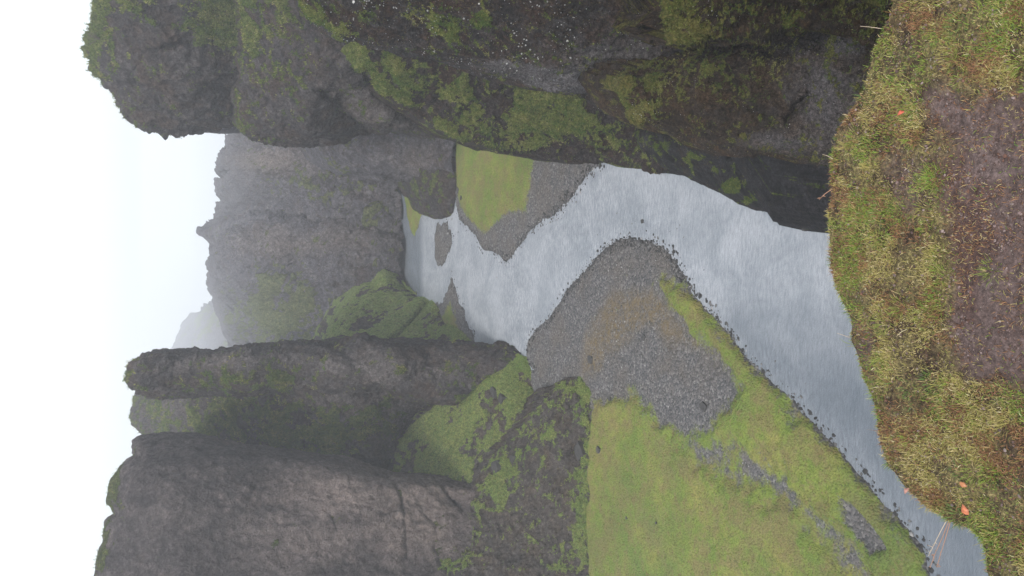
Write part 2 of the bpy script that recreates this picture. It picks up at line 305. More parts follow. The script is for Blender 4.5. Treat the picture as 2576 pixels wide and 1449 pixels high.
mass('river_outcrop', [(1040, 470), (1038, 440), (1045, 400)], [(1045, 400), (1160, 395)], [(1139, 546), (1148, 500), (1152, 450), (1160, 395)], [(1040, 470), (1055, 490), (1066, 505), (1078, 512), (1084, 530), (1096, 541), (1112, 549), (1139, 546)],
     [(1040, 450, 178), (1080, 512, 173), (1139, 546, 167), (1150, 470, 165), (1160, 395, 163), (1100, 480, 167)], ROCK_MID, cell=2.5, rnd_w=18, rnd_R=4, edges='AD', amp=1.3, sc=(6, 6, 6), thick=14, seed=9, moss=[(1050, 480, 14, 30, .7), (1095, 470, 14, 25, .5)],
     label='small dark mossy outcrop sticking into the far river', cat='outcrop')
mass('left_back_cliff', [(520, 1260), (430, 1180), (385, 1110), (365, 1088), (345, 1068), (337, 1045), (342, 1022), (356, 995), (368, 975), (372, 950)], [(372, 950), (600, 930), (860, 930), (1200, 930)],
     [(1100, 1260), (1100, 1150), (1150, 1000), (1200, 930)], [(520, 1260), (1100, 1260)],
     [(340, 1045, 235), (368, 970, 235), (600, 1040, 172), (600, 960, 172), (450, 1150, 210), (850, 1050, 151), (850, 960, 149), (1000, 1050, 155), (1060, 1000, 154), (1100, 1150, 158), (1100, 1260, 158), (1200, 930, 146), (950, 1130, 149), (760, 1110, 160)],
     ROCK_MID, cell=3, rnd_w=50, rnd_R=12, edges='A', amp=2.6, sc=(10, 10, 18), thick=40, tuft=(14000, .4), seed=12, creases=[([(870, 965), (990, 965), (1060, 985)], 9, 7), ([(800, 985), (860, 1035), (900, 1080)], 6, 3), ([(1000, 1190), (960, 1120), (1010, 1090)], 12, 3)],
     moss=[(740, 1070, 200, 60, .95), (560, 1050, 130, 50, .4), (900, 1080, 90, 40, .45), (850, 1140, 60, 40, .3)], pale=[(970, 1050, 90, 50, 1.1), (820, 1000, 60, 20, .6), (440, 1040, 70, 50, .4)],
     label='hazy cliff with a long green gully between the pale wall and the tower', cat='cliff')
mass('left_tower', [(375, 985), (348, 974), (340, 965), (329, 958), (327, 940), (335, 918), (345, 905)], [(345, 905), (362, 895), (385, 889), (415, 884), (445, 886), (480, 893), (540, 893), (600, 889), (618, 880), (660, 878), (700, 873), (720, 866), (745, 868), (800, 870), (840, 876), (858, 866), (880, 855), (905, 847), (930, 849), (960, 857), (1010, 860), (1090, 866), (1180, 868), (1240, 868), (1276, 862), (1330, 868)],
     [(1150, 1020), (1225, 950), (1290, 915), (1330, 868)], [(375, 985), (440, 992), (560, 990), (700, 985), (790, 1000), (870, 990), (960, 975), (1080, 1010), (1150, 1020)],
     [(330, 945, 156), (450, 890, 154), (620, 885, 150), (860, 868, 146), (930, 850, 144), (1100, 866, 141), (1276, 862, 134), (1330, 868, 130), (1150, 1020, 137), (1200, 950, 135), (1240, 910, 133), (600, 950, 150), (850, 930, 142), (1000, 930, 139), (1080, 960, 139), (960, 970, 143), (790, 990, 152), (560, 985, 158), (375, 980, 162)],
     ROCK_MID, cell=2.8, rnd_w=32, rnd_R=9, edges='ABD', amp=1.9, sc=(8, 8, 14), thick=22, fine=0.95, tuft=(5000, .34), seed=15, creases=[([(855, 870), (800, 925), (750, 960), (700, 975)], 5, 2.5), ([(1000, 962), (1060, 930), (1150, 900)], 8, 2)],
     moss=[(700, 945, 28, 26, 1.6), (640, 950, 50, 18, .55), (1010, 925, 14, 10, .6), (850, 890, 20, 14, .3), (720, 950, 20, 12, .4)], pale=[(560, 910, 200, 22, .8), (930, 925, 110, 30, 1.0), (1130, 930, 80, 30, .6)],
     label='tall narrow rock tower standing over the left bank of the river', cat='rock tower')
mass('left_wall', [(180, 1640), (215, 1530), (224, 1470), (240, 1450), (243, 1400), (258, 1360), (266, 1330), (276, 1302), (288, 1290), (284, 1275), (271, 1262), (276, 1240), (280, 1205), (290, 1190), (300, 1168), (318, 1150), (330, 1146), (328, 1125), (334, 1108), (355, 1098), (375, 1092)],
     [(375, 1092), (430, 1088), (500, 1094), (560, 1104), (620, 1120), (700, 1129), (800, 1141), (880, 1156), (940, 1180), (990, 1192), (1080, 1195), (1190, 1198), (1260, 1200)],
     [(1260, 1640), (1230, 1420), (1260, 1300), (1290, 1230), (1260, 1200)], [(180, 1640), (1260, 1640)],
     [(240, 1450, 132), (280, 1230, 138), (375, 1100, 142), (620, 1130, 138), (900, 1165, 133), (1190, 1198, 129), (1260, 1200, 126), (1260, 1300, 120), (1230, 1420, 115), (1100, 1420, 119), (1150, 1300, 124), (900, 1420, 121), (900, 1280, 126), (600, 1420, 125), (600, 1250, 130), (400, 1400, 127), (350, 1200, 134), (1000, 1250, 127), (1260, 1640, 104), (700, 1640, 110), (180, 1640, 120)],
     ROCK_WALL, cell=3, rnd_w=45, rnd_R=10, edges='AB', amp=1.25, sc=(9, 9, 16), thick=40, tuft=(900, .25), seed=21, ridge=0.35, fine=0.65, hum=0.2,
     creases=[([(1130, 1449), (1090, 1380), (1100, 1330), (1060, 1290)], 4, 1.4), ([(940, 1188), (990, 1215), (1010, 1250), (1018, 1330), (1022, 1400)], 3.5, 3), ([(1085, 1200), (1130, 1250), (1165, 1290)], 4, 2.2), ([(640, 1230), (625, 1260)], 6, 1.2), ([(700, 1320), (740, 1322)], 6, 1.0), ([(835, 1300), (848, 1330)], 5, 1.4), ([(990, 1290), (960, 1300)], 4, 1.0), ([(500, 1130), (580, 1150), (660, 1150)], 6, 1.2)],
     moss=[(292, 1220, 20, 60, .75), (262, 1370, 20, 70, .8), (1230, 1300, 30, 80, .4)], pale=[(880, 1240, 190, 60, .9), (1060, 1330, 110, 70, .9), (760, 1370, 130, 60, .5), (1120, 1240, 70, 30, .6)],
     label='huge pale grey canyon wall with hollows on the left bank', cat='canyon wall')
mass('right_slab', [(462, 322), (455, 300), (460, 240)], [(460, 240), (800, 240)], [(800, 360), (800, 240)], [(462, 322), (500, 327), (560, 330), (620, 332), (700, 342), (800, 360)],
     [(462, 322, 196), (800, 360, 190), (800, 240, 185), (460, 240, 190)], ROCK_FAR, cell=3.5, rnd_w=18, rnd_R=4, edges='AD', amp=0.8, sc=(10, 10, 18), thick=25, seed=25,
     label='thin slab edge showing behind the round right tower', cat='cliff')
mass('right_back_tower', [(382, 322), (350, 314), (338, 298), (330, 285), (316, 272), (306, 250), (300, 236), (274, 214), (262, 190), (245, 172), (237, 160), (232, 132), (238, 105), (250, 84), (262, 62), (257, 44), (254, 20), (260, -20), (270, -120)],
     [(270, -120), (700, -120)], [(700, 200), (700, -120)], [(382, 322), (430, 325), (470, 320), (520, 312), (560, 305), (588, 298), (604, 280), (640, 250), (700, 200)],
     [(235, 130, 160), (382, 322, 166), (588, 298, 158), (700, 200, 152), (500, 200, 148), (350, 200, 150), (350, 60, 142), (270, -120, 135), (700, -120, 130), (500, 0, 138), (600, 100, 143), (450, 270, 154)],
     ROCK_MID, cell=2.8, rnd_w=60, rnd_R=12, edges='AD', amp=2.6, sc=(9, 9, 14), thick=35, fine=0.95, tuft=(12000, .36), seed=31, creases=[([(620, -60), (620, 120), (618, 300)], 16, 7), ([(345, 230), (340, 170), (380, 130), (450, 110), (560, 100)], 10, 3), ([(520, 210), (560, 215), (600, 215)], 12, 3), ([(400, 250), (470, 290)], 8, 2)],
     moss=[(262, 110, 26, 70, 1.3), (300, 30, 60, 60, .6), (420, 20, 110, 60, .6), (520, 90, 60, 30, .55), (560, 30, 80, 60, .6), (290, 200, 14, 40, .4), (600, 60, 60, 90, .5)], pale=[(470, 170, 60, 40, .2)],
     label='round mossy rock tower at the back of the right bank', cat='rock tower')
mass('right_middle_tower', [(630, 330), (606, 292), (600, 250), (606, 180), (606, 100), (604, 0), (600, -120)], [(600, -120), (1180, -120)], [(1180, 300), (1180, -120)],
     [(630, 330), (655, 342), (690, 351), (740, 357), (790, 358), (840, 355), (870, 346), (888, 334), (905, 326), (960, 322), (1040, 318), (1120, 330), (1180, 300)],
     [(606, 285, 138), (700, 351, 139), (840, 355, 135), (905, 326, 131), (1180, 300, 122), (1180, -120, 105), (606, 100, 133), (600, -120, 120), (800, 200, 122), (800, 0, 113), (700, 250, 130), (780, 300, 127), (860, 280, 131), (1000, 250, 120)],
     ROCK_MID, cell=2.8, rnd_w=45, rnd_R=9, edges='AD', amp=2.0, sc=(8, 8, 13), thick=30, fine=0.95, tuft=(8000, .32), seed=36, creases=[([(900, 60), (905, 150), (945, 232), (1020, 290), (1070, 305), (1110, 340)], 14, 5), ([(760, -10), (800, 50), (860, 90), (920, 100)], 13, 4), ([(800, 225), (850, 265), (900, 300), (930, 330)], 9, 5), ([(620, 210), (680, 250)], 7, 1.5)],
     moss=[(640, 60, 45, 80, .7), (690, 10, 60, 60, .5), (650, 260, 30, 30, .3), (700, 290, 40, 20, .35)], pale=[(860, 225, 70, 40, .5), (960, 280, 80, 30, .7), (1060, 300, 60, 20, .6)],
     label='smooth grey tower with a bulging foot in the middle of the right bank', cat='rock tower')
mass('mossy_spur', [(935, 172), (914, 150), (909, 120), (912, 95), (915, 0), (915, -120)], [(915, -120), (1800, -120)], [(1800, 460), (1800, -120)],
     [(935, 172), (946, 195), (950, 222), (972, 248), (1000, 268), (1040, 288), (1072, 292), (1090, 310), (1112, 328), (1145, 350), (1200, 362), (1262, 380), (1340, 397), (1400, 407), (1450, 412), (1495, 417), (1530, 418), (1556, 408), (1600, 426), (1660, 434), (1720, 438), (1800, 460)],
     [(910, 120, 108), (950, 222, 112), (1072, 292, 111), (1200, 362, 110), (1400, 407, 107), (1495, 417, 104.2), (1556, 408, 97.9), (1600, 426, 93.8), (1660, 434, 88.2), (1720, 438, 84), (1800, 460, 77.8), (1556, 380, 95), (1660, 405, 86), (1800, -120, 70), (915, -120, 95), (1100, 150, 98), (1300, 250, 97), (1500, 330, 93), (1650, 330, 86), (1300, 100, 88)],
     ROCK_SPUR, cell=2.2, rnd_w=40, rnd_R=6, edges='AD', amp=2.1, sc=(6, 6, 8), thick=22, damp=30, fine=1.05, tuft=(26000, .26, 9000), seed=41, creases=[([(1080, 132), (1180, 165), (1250, 190), (1340, 212), (1440, 226), (1570, 232)], 15, 4.5), ([(1540, 240), (1600, 300), (1680, 335)], 14, 3), ([(1000, 290), (1060, 270), (1070, 200)], 10, 2.5), ([(1060, 300), (1120, 230), (1100, 160)], 10, 1.5), ([(1370, 220), (1390, 330)], 9, 2.5), ([(1250, 200), (1300, 260), (1290, 330)], 8, 1.2), ([(1500, 400), (1560, 340), (1640, 330)], 10, 2)],
     moss=[(1150, 220, 300, 80, .45), (1400, 300, 200, 70, .4), (922, 150, 16, 60, 1.3), (945, 198, 14, 30, 1.2), (1060, 296, 40, 14, 1.1), (1130, 338, 40, 16, 1.1), (960, 215, 22, 40, .6), (1010, 180, 40, 50, .5), (1030, 245, 25, 18, .7), (1110, 320, 40, 25, .7), (1160, 280, 40, 40, .4), (1345, 275, 30, 60, 1.0), (1330, 310, 25, 30, .6), (1420, 300, 40, 40, .5), (1460, 300, 25, 40, .4), (1180, 210, 40, 30, .4), (1130, 230, 60, 14, .4)], pale=[(1090, 300, 40, 14, .2)],
     label='dark mossy rock spur running down to the river on the right bank', cat='rock spur')
mass('dark_river_cliff', [(1600, 392), (1600, 300), (1600, 100)], [(1600, 100), (2350, 60)], [(2350, 622), (2350, 60)],
     [(1600, 392), (1610, 430)]+[(x, y+12) for x, y in RIV],
     rctrl(RIV)+[(1600, 200, 85), (1600, 330, 89), (1700, 350, 77), (1800, 420, 72.5), (1800, 360, 69.5), (1950, 430, 62), (2080, 480, 57), (2350, 60, 38), (1700, 100, 72), (2080, 400, 54), (1900, 400, 65), (2350, 480, 43)],
     ROCK_DARK, cell=2.4, rnd_w=16, rnd_R=1.5, edges='D', fine=0.35, amp=0.9, sc=(5, 5, 7), thick=16, damp=40, tuft=(3000, .18, 2500), seed=47, creases=[([(1600, 300), (1700, 340), (1800, 368), (1880, 392), (2000, 402), (2090, 416)], 14, 3.5), ([(1560, 320), (1640, 330), (1700, 400)], 9, 1.6)],
     moss=[(1700, 360, 30, 12, 1.1), (1755, 395, 28, 12, 1.3), (1800, 430, 30, 12, 1.5), (1850, 465, 28, 12, 1.3), (1890, 500, 20, 10, 1.0), (1735, 448, 12, 8, .8), (1855, 510, 14, 8, .9), (2000, 400, 26, 22, 1.0), (2070, 420, 22, 45, 1.0), (1500, 330, 30, 20, .3)], pale=[(1600, 360, 60, 18, .35)],
     label='low dark wet cliff foot along the right edge of the river', cat='cliff')
mass('right_near_cliff', [(768, -8), (760, -60), (755, -160)], [(755, -160), (1900, -160)], [(1900, 330), (1900, -160)],
     [(768, -8), (782, 14), (800, 32), (825, 42), (838, 60), (862, 76), (900, 82), (930, 90), (952, 104), (1000, 106), (1050, 112), (1090, 119), (1130, 132), (1190, 152), (1250, 173), (1310, 190), (1380, 203), (1440, 210), (1500, 212), (1570, 216), (1650, 250), (1760, 300), (1900, 330)],
     [(768, -8, 82), (860, 76, 84), (1000, 106, 83), (1250, 173, 79), (1440, 210, 75), (1570, 216, 71), (1900, 330, 60), (1900, -160, 44), (755, -160, 70), (1000, 0, 74), (1250, 60, 68), (1500, 60, 62), (1400, 150, 69), (1550, 150, 66)],
     ROCK_NEAR, cell=2.2, rnd_w=45, rnd_R=5, edges='AD', amp=1.5, sc=(5, 5, 8), thick=18, fine=1.05, tuft=(12000, .20, 16000), seed=52, creases=[([(1545, 205), (1590, 178), (1650, 158), (1740, 125), (1850, 92), (2000, 80)], 13, 3.5), ([(1680, -20), (1700, 70), (1730, 115)], 13, 3), ([(1090, 118), (1080, 60), (1090, 0)], 9, 1.6), ([(950, 100), (1000, 80), (1120, 110)], 8, 1.0)],
     moss=[(800, 18, 34, 26, 1.5), (850, 62, 30, 16, 1.2), (1150, 60, 20, 40, .7), (1110, 50, 22, 60, .6), (1225, 20, 30, 30, .6), (1420, 10, 50, 20, .5), (920, 20, 20, 20, .5), (1040, 20, 60, 20, .2), (1540, 60, 30, 30, .3)], pale=[(1560, 160, 150, 60, 1.3), (1420, 180, 150, 34, 1.2), (1250, 150, 70, 12, .5), (1020, 95, 60, 8, .4)],
     label='near right cliff with a smooth grey face dotted with white specks', cat='cliff')
mass('pinnacle', [(1568, 236), (1562, 222), (1560, 210), (1568, 198), (1590, 188), (1640, 172), (1690, 158)], [(1690, 158), (1720, 140), (1745, 118), (1800, 95), (1900, 80), (2050, 70), (2350, 50)], [(2350, 440), (2350, 50)],
     [(1568, 236), (1578, 252), (1590, 262), (1598, 280), (1612, 293), (1650, 300), (1690, 318), (1740, 330), (1800, 350), (1840, 360), (1852, 372), (1880, 378), (1930, 376), (2000, 388), (2080, 402), (2350, 440)],
     [(1562, 212, 55), (1690, 158, 55), (1598, 280, 55), (1740, 330, 54), (1880, 378, 51), (2080, 402, 45), (2350, 440, 38), (2350, 50, 33), (1900, 80, 47), (1750, 230, 49), (1950, 230, 45), (2100, 200, 40), (1850, 130, 47), (1950, 330, 46)],
     ROCK_BROWN, cell=2.2, rnd_w=40, rnd_R=4.5, edges='ABD', amp=1.0, sc=(3.5, 3.5, 5), thick=9, tuft=(9000, .11, 12000), seed=57, fine=0.9, creases=[([(1700, 150), (1760, 112), (1900, 74), (2050, 64)], 12, 2), ([(1900, 140), (2000, 150), (2040, 190), (2040, 240), (1980, 300)], 11, 1.3), ([(1860, 330), (1950, 310)], 10, 0.8), ([(2000, 115), (2060, 125)], 8, 0.8)],
     moss=[(1572, 215, 20, 28, 1.3), (1605, 285, 22, 22, 1.4), (1640, 240, 70, 50, .3), (1740, 125, 30, 20, .5), (1630, 180, 20, 10, .6)], pale=[(2080, 240, 90, 130, .9), (1950, 350, 100, 22, .7), (2130, 110, 60, 30, .6), (1780, 280, 30, 20, .1)],
     label='brown mossy pinnacle just beyond the grassy brink', cat='pinnacle')
mass('overhang_block', [(1712, 60), (1700, 30), (1688, 0), (1680, -60), (1680, -170)], [(1680, -170), (2500, -170)], [(2500, 90), (2500, -170)],
     [(1712, 60), (1706, 82), (1716, 100), (1740, 106), (1752, 92), (1800, 86), (1860, 74), (1900, 72), (1960, 62), (2040, 58), (2110, 60), (2200, 84), (2350, 90), (2500, 90)],
     [(1690, 0, 40), (1740, 100, 41), (1900, 70, 37), (2110, 60, 32), (2500, 90, 24), (2500, -170, 18), (1680, -170, 34), (1900, -50, 32), (1800, 40, 37)],
     ROCK_BROWN, cell=2.2, rnd_w=28, rnd_R=2.2, edges='AD', amp=1.3, sc=(3, 3, 3), thick=9, tuft=(9000, .09, 8000), seed=63, fine=1.0, creases=[([(1780, 60), (1900, 40), (2100, 60)], 8, 0.8)],
     moss=[(1740, 70, 50, 40, .7), (1720, 10, 40, 40, .5), (1860, 10, 60, 40, .35), (2000, 20, 60, 30, .3)], label='brown mossy block of cliff at the near right', cat='cliff')
#END MASSES

# ------------------------------------------------------------------ valley floor
SHORE_L = [(1345, 930), (1322, 905), (1328, 862), (1350, 826), (1382, 800), (1405, 765), (1428, 724), (1462, 692), (1488, 662), (1520, 626), (1556, 604), (1590, 598), (1632, 604), (1666, 620), (1690, 642), (1706, 668), (1724, 694), (1738, 722), (1752, 750),
           (1790, 792), (1832, 842), (1862, 882), (1902, 926), (1950, 966), (2000, 1012), (2040, 1060), (2082, 1106), (2130, 1156), (2172, 1206), (2212, 1250), (2258, 1298), (2296, 1342), (2322, 1384), (2345, 1449), (2400, 1700)]
LAND_L = np.r_[Gp(SHORE_L), [[-120, 30], [-120, 175], [-30, 175]]]
SHORE_R = [(1512, 418), (1490, 430), (1462, 462), (1438, 492), (1412, 528), (1385, 548), (1352, 566), (1328, 584), (1312, 612), (1292, 640), (1272, 656), (1250, 640), (1226, 632), (1212, 624), (1196, 596), (1175, 572), (1156, 552), (1149, 520)]
LAND_R = np.r_[Gp(SHORE_R), Gp([(1146, 440), (1146, 300)]), [[75, 170], [75, 95]], Gp([(1512, 300)])]
ISLE1 = Gp([(1098, 552), (1125, 556), (1136, 580), (1138, 615), (1126, 650), (1110, 680), (1098, 676), (1090, 630), (1091, 585)])
ISLE2 = Gp([(1136, 694), (1146, 716), (1158, 748), (1174, 790), (1190, 822), (1198, 870), (1200, 905), (1060, 905), (1060, 790), (1084, 770), (1104, 758), (1118, 736), (1128, 712)])
ISLE3 = Gp([(1006, 440), (1020, 520), (1030, 580), (1044, 604), (1058, 560), (1068, 520), (1075, 470), (1076, 440)])
ISLE4 = Gp([(1175, 600), (1196, 640), (1212, 680), (1202, 700), (1184, 660), (1168, 620)])
FIELD = Gp([(1500, 1700), (1488, 1449), (1484, 1300), (1490, 1150), (1490, 1060), (1500, 1015), (1545, 1012), (1590, 1002), (1640, 1036), (1690, 1070), (1740, 1086), (1800, 1082), (1850, 1040), (1872, 990), (1850, 936), (1812, 886), (1762, 836), (1712, 784), (1682, 742), (1660, 706), (1676, 700), (1706, 722), (1745, 752)] + SHORE_L[19:])
STREAK = Gp([(1716, 1085), (1790, 1112), (1900, 1142), (1960, 1182), (2060, 1262), (2120, 1322), (2200, 1449), (2150, 1449), (2090, 1360), (2000, 1272), (1920, 1212), (1830, 1190), (1760, 1160)])
POOL = Gp([(2128, 1252), (2165, 1280), (2212, 1335), (2240, 1376), (2206, 1388), (2166, 1345), (2142, 1302)])
MEAD_R = Gp([(1148, 330), (1150, 470), (1160, 520), (1185, 556), (1215, 585), (1232, 582), (1250, 562), (1280, 540), (1310, 536), (1330, 540), (1336, 500), (1342, 440), (1352, 398), (1362, 300)])
OCHRE = Gp([(1475, 950), (1480, 850), (1520, 790), (1575, 740), (1650, 730), (1700, 800), (1760, 860), (1700, 860), (1640, 810), (1570, 850), (1530, 890), (1500, 950)])
def valley(xy):
    p3 = np.c_[xy, np.zeros(len(xy))]
    wob = fbm(p3, 3.5, 4, 70)*1.0; wob2 = fbm(p3, 6, 4, 71)
    dL = sdf(xy, LAND_L)+wob*0.7; dR = sdf(xy, LAND_R)+wob*1.0
    di = np.maximum.reduce([sdf(xy, q)-0.6+wob*2.6 for q in (ISLE1, ISLE2, ISLE3)])
    d = np.maximum.reduce([dL, dR, di])
    h = np.where(d > 0, 0.42*(1-np.exp(-d/2.6)), np.maximum(d*0.25, -1.0))
    wob3 = fbm(p3, 2.0, 4, 78); gF = sdf(xy, FIELD)+wob2*2.6+wob3*1.2; gS = -sdf(xy, STREAK)-wob2*4.0-wob3*2.5; gP = -sdf(xy, POOL)-wob*0.5
    gR = sdf(xy, MEAD_R)+wob2*1.0; g2 = sdf(xy, ISLE2)-5+wob2*2; g3 = sdf(xy, ISLE3)-0.5+wob2
    grass = np.maximum.reduce([np.minimum.reduce([smooth(-2.6, 2.2, gF), smooth(-4.5, 2.5, gS), smooth(-.4, .7, gP)]), smooth(-1, 1.5, gR), smooth(-2, 2, g2), smooth(-1, 1, g3)])
    grass = grass*(d > 0.05)
    lift = np.maximum(smooth(-.2, .8, gF)*smooth(-.6, 2.2, gS)*smooth(-.3, .5, gP), 0.6*smooth(-.5, 2, gR))
    bank = smooth(0.0, 0.35, d)
    h = h+bank*lift*(0.75+0.25*fbm(p3, 5, 4, 72)+0.10*fbm(p3, 1.2, 3, 73))
    h = h+(d > 0)*(0.10*fbm(p3, 2.2, 4, 74)+0.16*fbm(p3, 7, 3, 75)*smooth(0.5, 4, d))
    # terraces of the right meadow
    och = smooth(-1.5, 1.5, sdf(xy, OCHRE)+wob2*2.5)
    return h, grass, och, d
res = 0.28
xs = np.arange(-88, 72, res); ys = np.arange(36, 224, res)
gx, gy = np.meshgrid(xs, ys); xy = np.stack([gx.ravel(), gy.ravel()], -1)
h, grass, och, dsh = valley(xy)
# scree fans rise towards the left wall and the tower
def height_patch(): pass
def cell_split(name, cls, mat, keepmask, label=None, cat=None, kind='structure'):
    n_x, n_y = len(xs), len(ys); idx = np.arange(n_x*n_y).reshape(n_y, n_x)
    q = np.stack([idx[:-1, :-1], idx[:-1, 1:], idx[1:, 1:], idx[1:, :-1]], -1).reshape(-1, 4)
    q = q[cls[q[:, 0]]]
    used, inv = np.unique(q, return_inverse=True)
    V = np.c_[xy[used], h[used]]
    o = mesh_obj(name, V, inv.reshape(-1, 4), mat, dict(grass=grass[used], ochre=och[used], shore=dsh[used]))
    tag(o, label, cat, None, kind); return o
gm = M('valley_ground')
gr = gm.attr('grass')
gr = gm.ramp(gm.math('ADD', gr, gm.math('MULTIPLY', gm.math('SUBTRACT', gm.noise(0.8, 9, 0.78), 0.5), 2.4)), [(0.32, 0.0), (0.70, 1.0)])
st = gm.voro(4.0, out='Color'); sepc = gm.n('ShaderNodeSeparateColor'); gm.l(st, sepc.inputs[0])
gcol = gm.ramp(sepc.outputs[0], [(0.0, (0.05, 0.05, 0.052)), (0.5, (0.12, 0.115, 0.115)), (0.85, (0.19, 0.18, 0.175)), (1.0, (0.30, 0.29, 0.28))])
gcol = gm.mix(0.3, gcol, (0.095, 0.098, 0.108))
gcol = gm.mix(gm.ramp(gm.noise(0.16, 7, 0.7), [(0.45, 0.0), (0.66, 0.75)]), gcol, gm.mix(0.5, (0.14, 0.11, 0.08), gcol))
gcol = gm.mix(gm.math('MULTIPLY', gm.attr('ochre'), gm.ramp(gm.noise(1.1, 8, 0.75), [(0.35, 0.0), (0.65, 0.85)])), gcol, (0.19, 0.135, 0.055))
wet = gm.ramp(gm.attr('shore'), [(0.0, 1.0), (1.0, 0.0)])
gcol = gm.mix(gm.math('MULTIPLY', wet, 0.45), gcol, (0.035, 0.036, 0.04))
g1 = gm.ramp(gm.noise(0.20, 6, 0.65), [(0.3, (0.125, 0.195, 0.034)), (0.5, (0.18, 0.232, 0.044)), (0.7, (0.26, 0.245, 0.068))])
g1 = gm.mix(gm.ramp(gm.noise(0.33, 9, 0.75), [(0.46, 0.0), (0.58, 0.8)]), g1, (0.20, 0.165, 0.07))
g1 = gm.mix(gm.ramp(gm.noise(0.07, 5, 0.6), [(0.45, 0.0), (0.65, 0.55)]), g1, (0.10, 0.155, 0.042))
g1 = gm.mix(gm.ramp(gm.noise(0.9, 9, 0.8), [(0.52, 0.0), (0.62, 0.85)]), g1, (0.19, 0.15, 0.065))
g1 = gm.mix(0.75, g1, gm.ramp(gm.noise(3.2, 8, 0.75), [(0.28, 0.35), (0.5, 1.0), (0.75, 1.5)]), 'MULTIPLY')
gm.set('Base Color', gm.mix(gr, gcol, g1)); gm.set('Roughness', 0.8); gm.set('Specular IOR Level', 0.08)
hb = gm.math('ADD', gm.math('MULTIPLY', gm.voro(4.0), -0.6), gm.noise(1.8, 10, 0.75))
gm.l(gm.bump(hb, 0.25, 0.9), gm.b.inputs['Normal'])
mead = grass > 0.5
keep = dsh > -2.5
cell_split('gravel_bar', (~mead) & keep, gm.m, keep, 'grey cobble bars along the braided river', 'gravel bar')
cell_split('meadow', mead & keep, gm.m, keep, 'bright green grassy river flats', 'meadow')
base = M('river_bed'); base.set('Base Color', base.ramp(base.noise(0.5), [(0.3, (0.05, 0.05, 0.05)), (0.7, (0.12, 0.11, 0.1))])); base.set('Roughness', 0.9)
tag(mesh_obj('ground', [(-900, -50, -1.6), (900, -50, -1.6), (900, 620, -1.6), (-900, 620, -1.6)], [(0, 1, 2, 3)], base.m), kind='structure')

# river: a real rippled sheet
wres = 0.33
wx = np.arange(-75, 70, wres); wy = np.arange(30, 232, wres); WX, WY = np.meshgrid(wx, wy); wp = np.stack([WX.ravel(), WY.ravel(), 0*WX.ravel()], -1)
wz = 0.035*fbm(wp, (2.2, 1.2, 1), 3, 80)+0.02*fbm(wp, 0.7, 2, 81)
idx = np.arange(len(wp)).reshape(len(wy), len(wx)); wq = np.stack([idx[:-1, :-1], idx[:-1, 1:], idx[1:, 1:], idx[1:, :-1]], -1).reshape(-1, 4)
dR_ = np.maximum.reduce([sdf(wp[:, :2], q) for q in (LAND_L, LAND_R, ISLE1, ISLE2, ISLE4)])
rif = smooth(-4.0, 0.0, dR_)*0.6+0.0*dR_
RIFF = Gp([(1265, 650), (1280, 860), (1320, 900), (1345, 800), (1300, 640)])
SHOAL = Gp([(1500, 470), (1560, 470), (1660, 560), (1600, 600), (1480, 640), (1400, 700), (1380, 600), (1440, 520)])
RAPID = Gp([(1960, 900), (2120, 1020), (2200, 1180), (2350, 1400), (2260, 1330), (2120, 1140), (2000, 1000), (1900, 910)])
shoal = np.clip(smooth(-4, 2, sdf(wp[:, :2], RIFF))*0.8+smooth(-5, 4, sdf(wp[:, :2], SHOAL))*0.6+smooth(-4, 3, sdf(wp[:, :2], RAPID))*0.8+rif*0.5, 0, 1)
DEEP = Gp([(1860, 820), (2000, 860), (2200, 900), (2500, 1000), (2600, 1700), (2400, 1700), (2300, 1330), (2120, 1140), (2000, 1000), (1900, 910)])
deep_reflect = np.clip(smooth(-9, 6, sdf(wp[:, :2], DEEP)+3*fbm(wp, 5, 3, 83))+0.8*smooth(0, -3.5, np.abs(sdf(wp[:, :2], Gp([(1480, 300), (1500, 425), (1720, 450), (1850, 515), (2090, 562), (2350, 620), (2350, 300)])))-0.0)*0.55+smooth(186, 192, wp[:, 1])*0.9, 0, 1)  # deeper water near left; far band is the cliff's dark reflection, painted in
wp[:, 2] = wz*(1+0.6*shoal)
wm = M('river_water')
sh = wm.attr('shoal')
n1 = wm.noise(1.6, 9, 0.72, stretch=(0.55, 1.9, 1)); n2 = wm.noise(4.0, 6, 0.75, stretch=(0.7, 1.6, 1))
wc = wm.mix(wm.ramp(wm.noise(0.16, 6, 0.65, dist=0.6), [(0.38, 0.0), (0.62, 1.0)]), (0.31, 0.34, 0.38), (0.43, 0.455, 0.50))
wc = wm.mix(wm.math('MULTIPLY', wm.attr('deep_reflect'), 0.8), wc, (0.10, 0.125, 0.155))
wc = wm.mix(wm.math('MULTIPLY', wm.math('ADD', wm.math('MULTIPLY', sh, 0.5), 0.5), wm.ramp(n1, [(0.42, 0.0), (0.64, 0.75)])), wc, (0.11, 0.13, 0.155))  # dark sides of the ripples painted into the water colour
wc = wm.mix(wm.ramp(wm.math('ADD', n2, wm.math('MULTIPLY', sh, 0.06)), [(0.64, 0.0), (0.76, 0.45)]), wc, (0.6, 0.63, 0.66))  # white sparkle on the ripples painted into the water colour
wm.set('Base Color', wc); wm.set('Roughness', 0.16); wm.set('IOR', 1.33); wm.set('Specular IOR Level', 0.5)
hb = wm.math('ADD', wm.math('MULTIPLY', n1, 0.7), wm.math('MULTIPLY', n2, 0.35))
wm.l(wm.bump(hb, 0.3, 0.8), wm.b.inputs['Normal'])
tag(mesh_obj('river', wp, wq, wm.m, dict(shoal=shoal, deep_reflect=deep_reflect)), 'pale grey blue glacial river winding down the canyon', 'river', None, 'structure')

